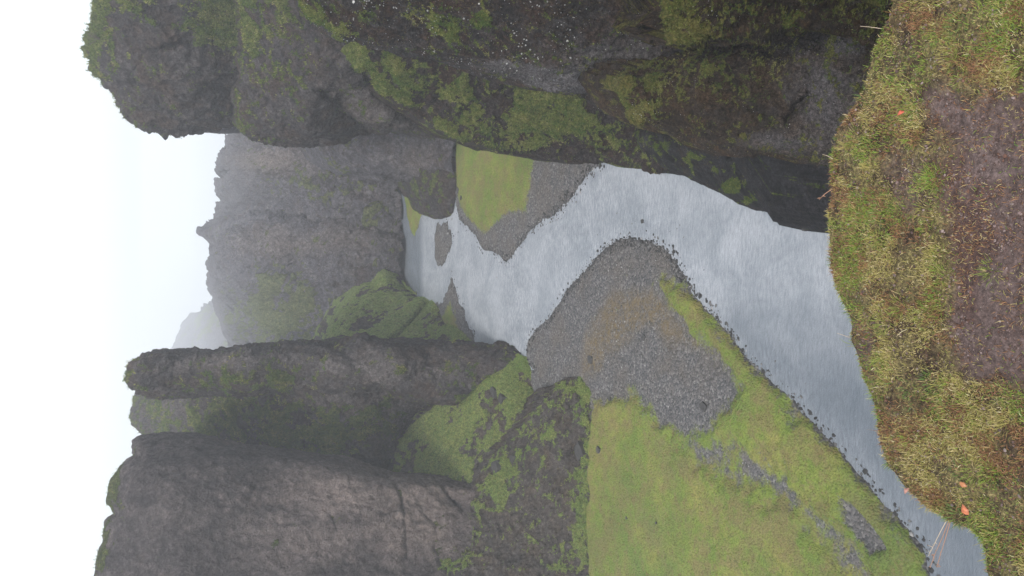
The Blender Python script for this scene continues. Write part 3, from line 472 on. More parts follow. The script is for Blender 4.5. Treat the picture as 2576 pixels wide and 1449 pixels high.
# ------------------------------------------------------------------ scree slopes on the left bank (relief sheets with a body)
mass('green_slope', [(1040, 1230), (1000, 1185), (1015, 1110), (1080, 1040), (1140, 990), (1210, 925), (1262, 893), (1285, 880)], [(1285, 880), (1312, 896), (1338, 905)],
     [(1420, 1230), (1400, 1080), (1360, 1000), (1345, 940), (1338, 905)], [(1040, 1230), (1420, 1230)],
     [(1000, 1185, 146), (1100, 1040, 144), (1210, 925, 137), (1285, 880, 133), (1338, 905, 127.5), (1345, 940, 126.2), (1360, 1000, 124), (1400, 1080, 118), (1420, 1230, 115.2), (1040, 1230, 141), (1200, 1100, 133), (1250, 1000, 129), (1200, 1190, 129)],
     ROCK_SLOPE, cell=2.8, edges='', hum=0.1, amp=0.75, sc=(6, 6, 6), thick=14, tuft=(14000, .18), bias=0.12, seed=91, fine=0.5, creases=[([(1200, 1190), (1250, 1120), (1330, 1060), (1400, 1000)], 8, 1.2), ([(1240, 985), (1255, 1005)], 12, 1.5), ([(1100, 1180), (1180, 1080), (1250, 1040)], 8, .8)],
     moss=[(1130, 1090, 220, 170, 2.2), (1250, 950, 80, 80, 1.3), (1300, 960, 40, 60, .5), (1280, 1060, 60, 50, .3)], label='green grassy slope running down from the tower to the river', cat='slope')
mass('scree_slope', [(1050, 1640), (1085, 1449), (1105, 1415), (1150, 1370), (1180, 1300), (1205, 1245), (1210, 1200), (1222, 1165), (1290, 1110), (1350, 1035)], [(1350, 1035), (1420, 965), (1450, 950), (1475, 952)],
     [(1536, 1640), (1526, 1449), (1514, 1300), (1520, 1150), (1514, 1050), (1500, 985), (1475, 952)], [(1050, 1640), (1536, 1640)],
     [(1085, 1449, 118.5), (1150, 1370, 121), (1205, 1245, 124.5), (1222, 1165, 127), (1350, 1035, 117), (1420, 965, 111.5), (1475, 952, 107.6), (1500, 985, 105.3), (1514, 1050, 103.6), (1520, 1150, 103.0), (1514, 1300, 103.5), (1526, 1449, 102.2), (1536, 1640, 101.2), (1480, 1150, 105.4), (1478, 1300, 105.4), (1485, 1449, 104.6), (1050, 1640, 108), (1380, 1150, 112), (1350, 1300, 112), (1300, 1449, 109.5), (1430, 1050, 108.5), (1280, 1250, 118)],
     ROCK_SLOPE, cell=2.6, edges='', amp=1.15, sc=(5, 5, 5), thick=12, tuft=(9000, .20), seed=95, fine=0.9, bias=-0.22, creases=[([(1440, 1140), (1470, 1115)], 14, 1.6), ([(1440, 1000), (1400, 1050), (1340, 1110)], 9, -0.9), ([(1470, 990), (1430, 1060), (1390, 1110)], 8, 0.8), ([(1225, 1175), (1240, 1160)], 10, 1.2), ([(1300, 1350), (1380, 1250), (1430, 1200)], 7, .6)],
     moss=[(1170, 1340, 34, 70, 1.5), (1115, 1418, 28, 34, 1.5), (1245, 1225, 40, 60, 1.2), (1440, 980, 60, 26, .5), (1400, 1180, 40, 50, .2), (1390, 1400, 70, 60, .25), (1480, 1300, 30, 400, .55), (1260, 1180, 50, 20, .6), (1340, 1090, 60, 20, .55)], pale=[(1330, 1300, 120, 90, .25)],
     label='brown scree fan with moss below the pale wall', cat='scree slope')
# ------------------------------------------------------------------ the brink underfoot: turf and trodden soil
ZF = H-1.6
EDGE = [(2250, -260), (2244, -60), (2238, 0), (2222, 50), (2200, 100), (2188, 135), (2170, 190), (2160, 230), (2142, 262), (2122, 290), (2104, 318), (2092, 345), (2086, 400), (2087, 470), (2084, 540), (2083, 600), (2089, 670), (2096, 725), (2112, 765), (2124, 810), (2130, 862), (2150, 915), (2168, 960), (2186, 1010), (2196, 1050), (2202, 1120), (2222, 1165), (2256, 1215), (2296, 1255), (2330, 1285), (2376, 1312), (2425, 1332), (2456, 1358), (2470, 1395), (2476, 1449), (2480, 1600), (2500, 1800)]
EP = Gp(EDGE, ZF); EPC = np.r_[EP, [[-1.6, 0.2], [1.6, 0.2]]]
SOIL = Gp([(2335, 250), (2380, 228), (2440, 240), (2520, 222), (2640, 215), (2750, 230), (2750, 1040), (2620, 1010), (2540, 985), (2470, 975), (2420, 985), (2395, 900), (2385, 800), (2372, 690), (2352, 600), (2346, 500), (2352, 400), (2350, 330)], ZF)
DEBRIS = Gp([(2370, 420), (2420, 470), (2470, 500), (2490, 580), (2450, 660), (2420, 760), (2380, 700), (2362, 560)], ZF)
SOIL2 = Gp([(2225, 395), (2275, 385), (2320, 420), (2330, 560), (2300, 600), (2262, 540)], ZF)
SOIL3 = Gp([(2145, 800), (2190, 830), (2205, 940), (2195, 985), (2165, 900)], ZF)
def fg_fields(xy):
    p3 = np.c_[xy, np.zeros(len(xy))]
    s = sdf(xy, EPC)+0.012*fbm(p3, 0.10, 3, 101)
    wob = 0.11*fbm(p3, 0.16, 5, 102)
    soil = np.maximum.reduce([smooth(-.025, .035, sdf(xy, SOIL)+wob), 0.7*smooth(-.03, .03, sdf(xy, SOIL2)+wob), 0.75*smooth(-.02, .03, sdf(xy, SOIL3)+wob)])
    z = ZF+0.016*fbm(p3, 0.35, 3, 103)+0.008*fbm(p3, 0.09, 4, 104)-0.014*soil+0.008*fbm(p3, 0.03, 5, 105, gain=0.6)
    z = z-0.012*smooth(0.12, 0.0, s)
    e = np.maximum(-s, 0); z = z-e*2.3-6*e*e-0.02*smooth(0.0, 0.06, e)+0.02*fbm(p3, 0.05, 3, 106)*smooth(0, 0.05, e)
    return z, soil, s
fres = 0.006
fx = np.arange(-1.35, 1.35, fres); fy = np.arange(0.35, 2.35, fres); FX, FY = np.meshgrid(fx, fy); fxy = np.stack([FX.ravel(), FY.ravel()], -1)
fz, fsoil, fs = fg_fields(fxy)
idx = np.arange(len(fxy)).reshape(len(fy), len(fx)); q = np.stack([idx[:-1, :-1], idx[:-1, 1:], idx[1:, 1:], idx[1:, :-1]], -1).reshape(-1, 4)
q = q[(fs[q] > -0.45).all(1)]; used, inv = np.unique(q, return_inverse=True)
fdeb = smooth(-.05, .03, sdf(fxy, DEBRIS)+.09*fbm(np.c_[fxy, np.zeros(len(fxy))], .08, 4, 109))
sm = M('trodden_soil')
c = sm.ramp(sm.noise(9, 10, 0.7), [(0.3, (0.095, 0.064, 0.058)), (0.5, (0.145, 0.103, 0.096)), (0.7, (0.19, 0.142, 0.136))])
c = sm.mix(sm.ramp(sm.noise(60, 6, 0.8), [(0.35, 0.0), (0.62, 0.6)]), c, (0.05, 0.032, 0.026))
turfc = sm.mix(sm.ramp(sm.noise(14, 8, 0.7), [(0.4, 0.0), (0.6, 1.0)]), (0.05, 0.032, 0.02), (0.16, 0.13, 0.055))
turfc = sm.mix(0.9, turfc, sm.ramp(sm.noise(130, 6, 0.8), [(0.38, 0.25), (0.5, 0.9), (0.62, 1.9)]), 'MULTIPLY')
c = sm.mix(sm.math('MULTIPLY', sm.attr('debris'), 0.75), c, (0.075, 0.042, 0.036))
c = sm.mix(sm.attr('soil'), turfc, c)
c = sm.mix(0.8, c, sm.ramp(sm.noise(70, 9, 0.85), [(0.38, 0.3), (0.5, 0.95), (0.62, 1.8)]), 'MULTIPLY'); v = sm.voro(95); c = sm.mix(sm.math('LESS_THAN', v, sm.ramp(sm.noise(12, 3), [(0.45, 0.0), (0.7, 0.22)])), c, (0.26, 0.23, 0.2))
sm.set('Base Color', c); sm.set('Roughness', 0.72); sm.set('Specular IOR Level', 0.3)
sm.l(sm.bump(sm.math('ADD', sm.noise(45, 10, 0.75), sm.math('MULTIPLY', sm.noise(12, 5, 0.6), 1.5)), 0.012, 0.9), sm.b.inputs['Normal'])
#
tag(mesh_obj('trodden_ground', np.c_[fxy[used], fz[used]], inv.reshape(-1, 4), sm.m, dict(soil=fsoil[used], debris=fdeb[used])), 'brown trodden soil at the grassy brink', 'ground', None, 'structure')

def blades(name, n, region, lenr, wid, col_fn, seed, lean=0.6, dens=None, parts=3, droop=0.5):
    R = np.random.RandomState(seed)
    xy = np.stack([R.uniform(region[0], region[1], n), R.uniform(region[2], region[3], n)], -1)
    z, so_, s_ = fg_fields(xy)
    keepm = dens(xy, so_, s_, R); xy, z, so_, s_ = xy[keepm], z[keepm], so_[keepm], s_[keepm]; n = len(xy)
    az = R.uniform(0, 2*np.pi, n)+0.0; L = R.uniform(lenr[0], lenr[1], n)*(0.6+0.8*R.rand(n)**2)
    big = fbm(np.c_[xy, np.zeros(n)], 0.12, 3, seed+5); L = L*(1+0.6*big)
    az = az*0.75+0.25*np.pi*2*fbm(np.c_[xy, np.zeros(n)], 0.2, 2, seed+6)
    tilt = lean*R.rand(n)**0.7*1.5
    root = np.c_[xy, z-0.002]
    d0 = np.stack([np.cos(az)*np.sin(tilt*.5), np.sin(az)*np.sin(tilt*.5), np.cos(tilt*.5)], -1)
    t2 = tilt+droop*R.rand(n)
    d1 = np.stack([np.cos(az)*np.sin(t2), np.sin(az)*np.sin(t2), np.cos(t2)], -1)
    e = s_ < 0.03
    if e.any(): pass
    side = np.stack([-np.sin(az), np.cos(az), 0*az], -1); w_ = wid*(0.6+0.8*R.rand(n))[:, None]
    p0 = root; p1 = root+d0*(L*0.5)[:, None]; p2 = p1+d1*(L*0.5)[:, None]
    V = np.stack([p0-side*w_*.5, p0+side*w_*.5, p1+side*w_*.42, p1-side*w_*.42, p2+side*w_*.08, p2-side*w_*.08], 1).reshape(-1, 3)
    b = np.arange(n)[:, None]*6; Fq = np.concatenate([b+np.array([[0, 1, 2, 3]]), b+np.array([[3, 2, 4, 5]])])
    col = col_fn(xy, so_, s_, R); C = np.repeat(col, 6, 0)
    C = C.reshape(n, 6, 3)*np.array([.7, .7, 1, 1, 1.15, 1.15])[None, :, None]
    return V, Fq, C.reshape(-1, 3)
gmat = M('turf_blades'); gmat.l(gmat.attr('col', 'Color'), gmat.b.inputs['Base Color']); gmat.set('Roughness', 0.6); gmat.set('Specular IOR Level', 0.15)
tr = gmat.n('ShaderNodeBsdfTranslucent'); gmat.l(gmat.attr('col', 'Color'), tr.inputs[0]); ms = gmat.n('ShaderNodeMixShader'); ms.inputs[0].default_value = 0.25
gmat.l(gmat.b.outputs[0], ms.inputs[1]); gmat.l(tr.outputs[0], ms.inputs[2]); gmat.l(ms.outputs[0], gmat.out.inputs[0])
PAL = np.array([[0.21, 0.28, 0.055], [0.33, 0.29, 0.10], [0.44, 0.36, 0.18], [0.30, 0.165, 0.085], [0.13, 0.21, 0.06], [0.62, 0.55, 0.34], [0.17, 0.095, 0.065]])
def turf_col(xy, so_, s_, R):
    n = len(xy); p = np.c_[xy, np.zeros(n)]
    a = fbm(p, 0.16, 4, 120)*3.2; b = fbm(p, 0.09, 4, 121)*3.0; u = R.rand(n)
    g = np.clip(0.24+a, 0.03, .85); br = np.clip(0.34+b+0.6*so_, 0.05, 0.9)
    k = np.where(u < g*0.75, np.where(R.rand(n) < .7, 0, 4), np.where(R.rand(n) < br, np.where(R.rand(n) < .6, 3, 6), np.where(R.rand(n) < .66, 1, np.where(R.rand(n) < .86, 2, 5))))
    return PAL[k]*(0.7+0.6*R.rand(n))[:, None]
def turf_d(xy, so_, s_, R):
    p = np.c_[xy, np.zeros(len(xy))]; c = 0.50+2.6*fbm(p, 0.09, 5, 130)
    pr = np.where(s_ > -0.02, np.clip(c, 0.10, 1)*(1-0.93*so_), np.clip(c*0.9, .3, 1)*(s_ > -0.16))
    return R.rand(len(xy)) < pr
REG = (-1.02, 1.0, 0.90, 1.9)
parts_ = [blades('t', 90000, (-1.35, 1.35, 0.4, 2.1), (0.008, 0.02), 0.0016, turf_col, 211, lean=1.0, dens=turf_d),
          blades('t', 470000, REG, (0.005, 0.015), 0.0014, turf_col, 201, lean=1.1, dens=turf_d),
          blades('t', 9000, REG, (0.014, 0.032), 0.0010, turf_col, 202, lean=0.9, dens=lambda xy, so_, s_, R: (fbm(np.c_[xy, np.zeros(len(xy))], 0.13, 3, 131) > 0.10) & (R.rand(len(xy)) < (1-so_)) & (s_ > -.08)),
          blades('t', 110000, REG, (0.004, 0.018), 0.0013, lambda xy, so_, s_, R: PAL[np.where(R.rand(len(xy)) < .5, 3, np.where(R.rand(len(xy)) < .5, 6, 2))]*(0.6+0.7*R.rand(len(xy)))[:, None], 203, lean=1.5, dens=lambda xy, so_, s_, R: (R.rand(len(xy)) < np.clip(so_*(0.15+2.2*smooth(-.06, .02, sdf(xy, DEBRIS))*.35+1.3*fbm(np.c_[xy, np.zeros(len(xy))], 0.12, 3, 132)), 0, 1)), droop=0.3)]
def tufts(n, per, seed):
    R = np.random.RandomState(seed); c = np.stack([R.uniform(REG[0], REG[1], n*3), R.uniform(REG[2], REG[3], n*3)], -1); z, so_, s_ = fg_fields(c)
    ok = (s_ > -0.03) & ((so_ < 0.5) | (R.rand(n*3) < 0.06)); c = c[ok][:n]; n = len(c)
    m = n*per; cc = np.repeat(c, per, 0); az = R.uniform(0, 6.2832, m); tl = 0.15+1.0*R.rand(m); rr = 0.012*np.sqrt(R.rand(m)); xy = cc+np.stack([np.cos(az), np.sin(az)], -1)*rr[:, None]*2
    z, so_, s_ = fg_fields(xy); L = R.uniform(0.010, 0.026, m)*np.repeat(R.uniform(.6, 1.2, n), per); root = np.c_[xy, z-0.003]
    f = lambda t: np.stack([np.cos(az)*np.sin(t), np.sin(az)*np.sin(t), np.cos(t)], -1)
    p1 = root+f(tl*.7)*(L*.5)[:, None]; p2 = p1+f(tl*1.3)*(L*.5)[:, None]; side = np.stack([-np.sin(az), np.cos(az), 0*az], -1)*(0.0012*(0.6+.8*R.rand(m)))[:, None]
    V = np.stack([root-side*.5, root+side*.5, p1+side*.42, p1-side*.42, p2+side*.1, p2-side*.1], 1).reshape(-1, 3); b = np.arange(m)[:, None]*6; Fq = np.concatenate([b+np.array([[0, 1, 2, 3]]), b+np.array([[3, 2, 4, 5]])])
    ci = np.repeat(np.where(R.rand(n) < .45, 0, np.where(R.rand(n) < .45, 4, 1)), per); ci = np.where(R.rand(m) < .12, 2, ci); C = PAL[ci]*(0.75+0.5*R.rand(m))[:, None]
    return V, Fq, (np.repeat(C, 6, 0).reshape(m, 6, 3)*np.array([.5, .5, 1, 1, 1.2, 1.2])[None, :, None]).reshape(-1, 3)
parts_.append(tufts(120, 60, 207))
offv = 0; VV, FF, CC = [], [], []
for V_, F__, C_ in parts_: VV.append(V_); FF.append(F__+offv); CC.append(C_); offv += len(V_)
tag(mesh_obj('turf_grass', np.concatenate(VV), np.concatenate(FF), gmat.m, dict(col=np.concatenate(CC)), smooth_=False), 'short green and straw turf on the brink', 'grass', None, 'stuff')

OUT = np.array([(-1.45, 0.35), (-1.2, 0.62)]+[tuple(p-np.array([0.0, 0.14])) for p in EP[::-1][2:-2]]+[(1.3, 1.1), (4, 3), (9, 9), (14, 17), (22, 30), (45, 42), (45, -25), (-25, -25), (-25, -6), (-9, -2.5), (-3.5, -0.6)], float)
OUT = OUT[np.r_[True, np.linalg.norm(np.diff(OUT, axis=0), axis=1) > 1e-6]]
ring0 = polyresample(np.r_[OUT, OUT[:1]], 421)[:-1]; tgn = np.roll(ring0, -1, 0)-np.roll(ring0, 1, 0); nrm_ = np.stack([tgn[:, 1], -tgn[:, 0]], -1); nrm_ /= np.linalg.norm(nrm_, axis=1)[:, None]
area = 0.5*np.sum(ring0[:, 0]*np.roll(ring0[:, 1], -1)-np.roll(ring0[:, 0], -1)*ring0[:, 1]); nrm_ *= np.sign(area)
c0 = np.array([8.0, -8.0]); HV = []
for f_, zz, o_f in [(0.05, ZF-.06, 0), (.3, ZF-.06, 0), (.6, ZF-.06, 0), (.85, ZF-.06, 0), (.96, ZF-.07, 0), (1, ZF-.10, 0)]+[(1, ZF-.1-d_, .03+.10*d_) for d_ in (.3, .8, 1.5, 2.5, 4, 6, 9, 12, 16, 20, 25, 30, 36, 42, 48, 54, 60)]:
    rr = c0+(ring0-c0)*f_+nrm_*o_f; pz = np.c_[rr, np.full(len(rr), zz)]
    if zz < ZF-.2: a_ = min(1.0, (ZF-zz)*.18); pz[:, :2] += nrm_*(fbm(pz, (3, 3, 4), 4, 160)*a_*1.3)[:, None]-nrm_*a_*0.3
    HV.append(pz)
nr = len(ring0); k_ = np.arange(nr); k2 = (k_+1) % nr; HQ = np.concatenate([np.stack([i*nr+k_, i*nr+k2, (i+1)*nr+k2, (i+1)*nr+k_], -1) for i in range(len(HV)-1)])
HVV = np.concatenate(HV); tag(mesh_obj('cliff', HVV, HQ, ROCK_BROWN, dict(mossv=np.where(HVV[:, 2] > ZF-.5, .8, .35), pale=np.zeros(len(HVV)))), 'mossy cliff that carries the grassy brink', 'cliff', None, 'structure')
# ------------------------------------------------------------------ cobbles on the bars (uncountable) and tufts on the meadow
def rocks_mesh(name, pos, size, col, mat, seed=0, flat=0.6):
    import bmesh
    bm = bmesh.new(); bmesh.ops.create_icosphere(bm, subdivisions=1, radius=1); bv = np.array([v.co[:] for v in bm.verts]); bf = np.array([[v.index for v in f.verts] for f in bm.faces]); bm.free()
    R = np.random.RandomState(seed); n = len(pos); V = bv[None]*(1+0.5*(R.rand(n, len(bv), 1)-0.5))*size[:, None, None]*(0.65+0.7*R.rand(n, 1, 3)); V[:, :, 2] *= flat
    a = R.rand(n)*6.28; ca, sa = np.cos(a)[:, None], np.sin(a)[:, None]; X = V[:, :, 0]*ca-V[:, :, 1]*sa; Yy = V[:, :, 0]*sa+V[:, :, 1]*ca; V = np.stack([X, Yy, V[:, :, 2]], -1)+pos[:, None]
    Fa = (np.arange(n)[:, None, None]*len(bv)+bf[None]).reshape(-1, 3)
    return mesh_obj(name, V.reshape(-1, 3), Fa, mat, dict(col=np.repeat(col, len(bv), 0)), smooth_=False)
rm = M('cobble'); rm.set('Base Color', rm.mix(0.5, rm.attr('col', 'Color'), rm.ramp(rm.noise(6, 5, 0.7), [(0.3, 0.4), (0.7, 1.5)]), 'MULTIPLY')); rm.set('Roughness', 0.5); rm.set('Specular IOR Level', 0.3)
R = np.random.RandomState(301)
N = 150000; cx = np.stack([R.uniform(-62, 40, N), R.uniform(44, 172, N)], -1)
hh, gg, oo, dd = valley(cx)
prob = np.where((dd > -0.9) & (gg < 0.4), np.where(dd < 1.2, 1.0, np.clip(0.35+1.2*fbm(np.c_[cx, np.zeros(N)], 6, 3, 150), 0.05, 0.8)), 0)*np.clip((150-cx[:, 1])/90+0.25, 0.25, 1)
prob = np.where((dd < -0.9) & (dd > -5), 0.03, prob)
inlake = inside(cx, STREAK); prob = np.where(inlake & (gg < 0.5), 0.35, prob)
kp = R.rand(N) < prob; cx, hh, dd = cx[kp], hh[kp], dd[kp]
shoreb = (dd < 1.3) & (dd > -1.2)
size = 0.04+0.10*R.rand(len(cx))**3+np.where(shoreb, 0.15*R.rand(len(cx))**1.5, 0)+np.where(R.rand(len(cx)) < 0.02, 0.12, 0)
val = np.where(R.rand(len(cx)) < 0.08, 0.30, 0.04+0.12*R.rand(len(cx))); val = np.where(shoreb & (R.rand(len(cx)) < .6), 0.028, val)
colr = val[:, None]*np.array([1, 0.98, 0.97])+0.0
zc = np.where(dd < -0.6, np.maximum(hh, -0.05), hh)
tag(rocks_mesh('cobbles', np.c_[cx, zc+size*0.12], size, colr, rm.m, 5), 'loose grey cobbles covering the river bars', 'cobbles', None, 'stuff')
R = np.random.RandomState(302); N = 60000; tx = np.stack([R.uniform(-60, 24, N), R.uniform(44, 150, N)], -1); hh, gg, oo, dd = valley(tx)
kp = (gg > 0.45) & (R.rand(N) < 0.55+0.9*fbm(np.c_[tx, np.zeros(N)], 4, 3, 140)); tx, hh = tx[kp], hh[kp]; n = len(tx)
K = 4; root = np.repeat(np.c_[tx, hh-0.03], K, 0)+np.c_[R.normal(0, .10, (n*K, 2)), np.zeros(n*K)]; az = R.uniform(0, 6.28, n*K); Lb = R.uniform(.08, .24, n*K); lean = R.uniform(0, .9, n*K)
sd_ = np.stack([-np.sin(az), np.cos(az), 0*az], -1)*0.035; tip = root+np.stack([np.cos(az)*np.sin(lean), np.sin(az)*np.sin(lean), np.cos(lean)], -1)*Lb[:, None]
V_ = np.stack([root-sd_, root+sd_, tip], 1).reshape(-1, 3); F3 = np.arange(n*K*3).reshape(-1, 3)
tp = fbm(np.c_[tx, np.zeros(n)], 6, 3, 141)
tc = np.where((R.rand(n)+tp*1.5 < 0.42)[:, None], np.array([0.14, 0.21, 0.04]), np.where((R.rand(n) < .6)[:, None], np.array([0.22, 0.25, 0.055]), np.array([0.22, 0.17, 0.065])))*(0.6+0.7*R.rand(n))[:, None]
tag(mesh_obj('meadow_grass', V_, F3, gmat.m, dict(col=np.repeat(tc, K*3, 0)), smooth_=False), 'tufts of grass over the river flats', 'grass', None, 'stuff')

R = np.random.RandomState(305); N = 120000; kx = np.stack([R.uniform(-.85, .85, N), R.uniform(.9, 1.75, N)], -1); kz, kso, kss = fg_fields(kx); kp = (kss > 0) & (R.rand(N) < np.clip(kso*(.05+1.2*fbm(np.c_[kx, np.zeros(N)], .09, 3, 151))+.06, 0, 1)); kx, kz = kx[kp], kz[kp]; n = len(kx)
kc = np.array([[.08, .052, .046], [.15, .105, .098], [.21, .16, .15], [.12, .06, .042]])[R.choice(4, n, p=[.4, .3, .12, .18])]*(0.7+.6*R.rand(n))[:, None]
tag(rocks_mesh('soil_crumbs', np.c_[kx, kz+.0005], .0011+.0028*R.rand(n)**3, kc, rm.m, 9, flat=.8), 'loose crumbs of soil and grit on the trodden ground', 'soil', None, 'stuff')
# moss and heath tufts growing on the rock faces
tp_, tn_, ts_, tk_, tm_ = [np.concatenate([t_[i] for t_ in TUFTS]) for i in range(5)]; n = len(tp_); K = 4; R = np.random.RandomState(306)
big = fbm(tp_, 3.0, 4, 170)*2; gg_ = np.array([[.07, .12, .018], [.13, .17, .03], [.22, .23, .06], [.32, .30, .11]]); ci = np.clip((1.3+2.2*big+R.normal(0, .7, n)), 0, 3).astype(int)
colg = gg_[ci]; colb = np.array([[.06, .035, .02], [.11, .07, .035], [.17, .13, .06], [.03, .025, .02]])[R.choice(4, n, p=[.4, .3, .15, .15])]; colt = np.array([[.20, .31, .07], [.28, .37, .09], [.35, .38, .12], [.25, .22, .09]])[np.clip(1.3+2*big+R.normal(0, .6, n), 0, 3).astype(int)]
tcol = np.where(tk_[:, None] > 1.5, colt, np.where(tk_[:, None] > .5, colb, colg))*(0.65+.7*R.rand(n))[:, None]
up = tn_*0.7+np.array([0, 0, .55]); up /= np.linalg.norm(up, axis=1)[:, None]
root = np.repeat(tp_, K, 0)+R.normal(0, 1, (n*K, 3))*np.repeat(ts_, K)[:, None]*.35; dirv = np.repeat(up, K, 0)+R.normal(0, .5, (n*K, 3)); dirv /= np.linalg.norm(dirv, axis=1)[:, None]; Lb = np.repeat(ts_, K)*R.uniform(.5, 1.2, n*K)
sdv = np.cross(dirv, R.normal(0, 1, (n*K, 3))); sdv /= np.linalg.norm(sdv, axis=1)[:, None]; sdv *= (Lb*.22)[:, None]; root -= np.repeat(tn_, K, 0)*(Lb*.15)[:, None]
V_ = np.stack([root-sdv, root+sdv, root+dirv*Lb[:, None]], 1).reshape(-1, 3)
tag(mesh_obj('rock_moss', V_, np.arange(n*K*3).reshape(-1, 3), gmat.m, dict(col=np.repeat(tcol, K*3, 0)), smooth_=False), 'moss and short grass growing on the canyon rocks', 'moss', None, 'stuff')
# ------------------------------------------------------------------ single things
bpy.context.view_layer.update()
dg = bpy.context.evaluated_depsgraph_get()
def hit(x, y):
    dx, dy, dz = ray(x, y); d = Vector((dx, dy, dz)).normalized(); o0 = Vector((0, 0, H))
    ok, loc, nrm, fi, ob, _ = S.ray_cast(dg, o0, d)
    return loc, nrm
bmat = M('boulder'); bc = bmat.ramp(bmat.noise(1.5, 8, 0.7), [(0.3, (0.022, 0.021, 0.022)), (0.6, (0.06, 0.057, 0.055)), (0.8, (0.13, 0.125, 0.12))]); bmat.set('Base Color', bc); bmat.set('Roughness', 0.7)
bmat.l(bmat.bump(bmat.noise(4, 8, 0.7), 0.15, 0.9), bmat.b.inputs['Normal'])
wmat = M('white_spot'); wmat.set('Base Color', wmat.ramp(wmat.noise(6, 5, .7), [(0.3, (0.42, 0.42, 0.4)), (0.6, (0.72, 0.72, 0.7))])); wmat.set('Roughness', 0.7)
def boulder(name, loc, size, mat, seed, label, cat, group=None, scale=(1, 1, .75)):
    import bmesh
    bm = bmesh.new(); bmesh.ops.create_icosphere(bm, subdivisions=4, radius=1); bv = np.array([v.co[:] for v in bm.verts]); bf = np.array([[v.index for v in f.verts] for f in bm.faces]); bm.free()
    v = bv*(1+0.75*fbm(bv, 0.9, 3, seed)[:, None]+0.4*fbm(bv, 0.5, 4, seed+1, ridged=True)[:, None]); v = np.sign(v)*np.minimum(np.abs(v), np.array([.82, .75, .7])+.1*fbm(bv, .8, 2, seed+2)[:, None]); v = v*np.array(scale)*size
    o = mesh_obj(name, v, bf, mat); o.location = loc; o.rotation_euler = (0, 0, seed*1.3); tag(o, label, cat, group); return o
BL = [(1616, 557, .42, 'small dark stone standing alone in the middle of the river'), (2023, 575, .38, 'tiny dark stone in the river near the right cliff foot'),
      (1771, 1023, .75, 'dark boulder in the gravel between the two green strips'), (1620, 849, .55, 'dark stone in the middle of the large gravel bar'),
      (1576, 1303, .28, 'lone stone on the wide green meadow'), (1349, 1005, .6, 'dark stone at the foot of the green slope beside the gravel'),
      (1535, 1005, .55, 'dark stone on the border of gravel and meadow'), (1242, 990, 1.9, 'large brown boulder lodged in the green slope'),
      (1262, 1003, 1.2, 'dark boulder just below the large one in the green slope'), (1460, 1135, 1.7, 'big dark rock at the foot of the scree fan'),
      (1248, 1176, 1.6, 'dark rock sunk in the mossy top of the scree'), (1289, 1156, 1.0, 'small dark rock on the ridge of the scree slope'),
      (1486, 905, .9, 'dark mound stone at the tip of the mossy ridge by the gravel'), (1506, 1132, .7, 'dark stone on the meadow beside the scree foot'),
      (1152, 478, .8, 'dark stone on the upper edge of the right meadow'), (1160, 497, .6, 'smaller stone just below the one at the upper edge of the right meadow'), (1650, 1316, .22, 'small stone in the yellowish part of the meadow')]
for i, (x, y, s_, lab) in enumerate(BL):
    loc, nrm = hit(x, y); boulder('boulder', loc-Vector((0, 0, s_*0.15)), s_*0.5*1.6, bmat.m, 400+i, lab, 'boulder')
WS = [(1427, 102, .42, 'large white patch low on the dark near cliff'), (1443, 43, .34, 'white spot high on the dark near cliff close to the top of the picture'), (890, 5, .4, 'white spot at the crest of the near cliff'), (1205, 9, .3, 'white spot beside the moss at the top of the near cliff'),
      (1262, 128, .2, 'white spot above the white cluster on the grey cliff face'), (1275, 160, .24, 'topmost white spot of the cluster on the smooth grey rim'), (1284, 172, .2, 'middle white spot of the cluster on the smooth grey rim'), (1300, 178, .22, 'lowest white spot of the cluster on the smooth grey rim'), (1240, 133, .18, 'small white spot at the left end of the white cluster')]
for i, (x, y, s_, lab) in enumerate(WS):
    loc, nrm = hit(x, y); boulder('white_spot', loc-nrm*s_*.12, s_*0.34, wmat.m, 440+i, lab, 'stone', scale=(1, 1, 1))  # small white lumps set into the cliff face
def tube(pts, r0, r1, n=5):
    pts = np.array(pts, float); V, Fc = [], []
    for i, p in enumerate(pts):
        d = pts[min(i+1, len(pts)-1)]-pts[max(i-1, 0)]; d /= np.linalg.norm(d)+1e-9; a = np.cross(d, [0.3, 0.5, 0.81]); a /= np.linalg.norm(a); b = np.cross(d, a); r = r0+(r1-r0)*i/(len(pts)-1)
        for k in range(n): t_ = 6.2832*k/n; V.append(p+r*(a*math.cos(t_)+b*math.sin(t_)))
    for i in range(len(pts)-1):
        for k in range(n): Fc.append((i*n+k, i*n+(k+1) % n, (i+1)*n+(k+1) % n, (i+1)*n+k))
    Fc.append(tuple(range(n))[::-1]); Fc.append(tuple((len(pts)-1)*n+k for k in range(n))); return V, Fc
def multi_tube(name, lst, mat, parent=None, loc=(0, 0, 0)):
    V, Fc = [], []
    for pts, r0, r1 in lst:
        v, f = tube(pts, r0, r1); Fc += [tuple(i+len(V) for i in ff) for ff in f]; V += v
    o = mesh_obj(name, np.array(V)-np.array(loc), Fc, mat, parent=parent); 
    if parent is None: o.location = loc
    return o
twm = M('twig_bark'); twm.set('Base Color', (0.09, 0.07, 0.06)); twm.set('Roughness', 0.8)
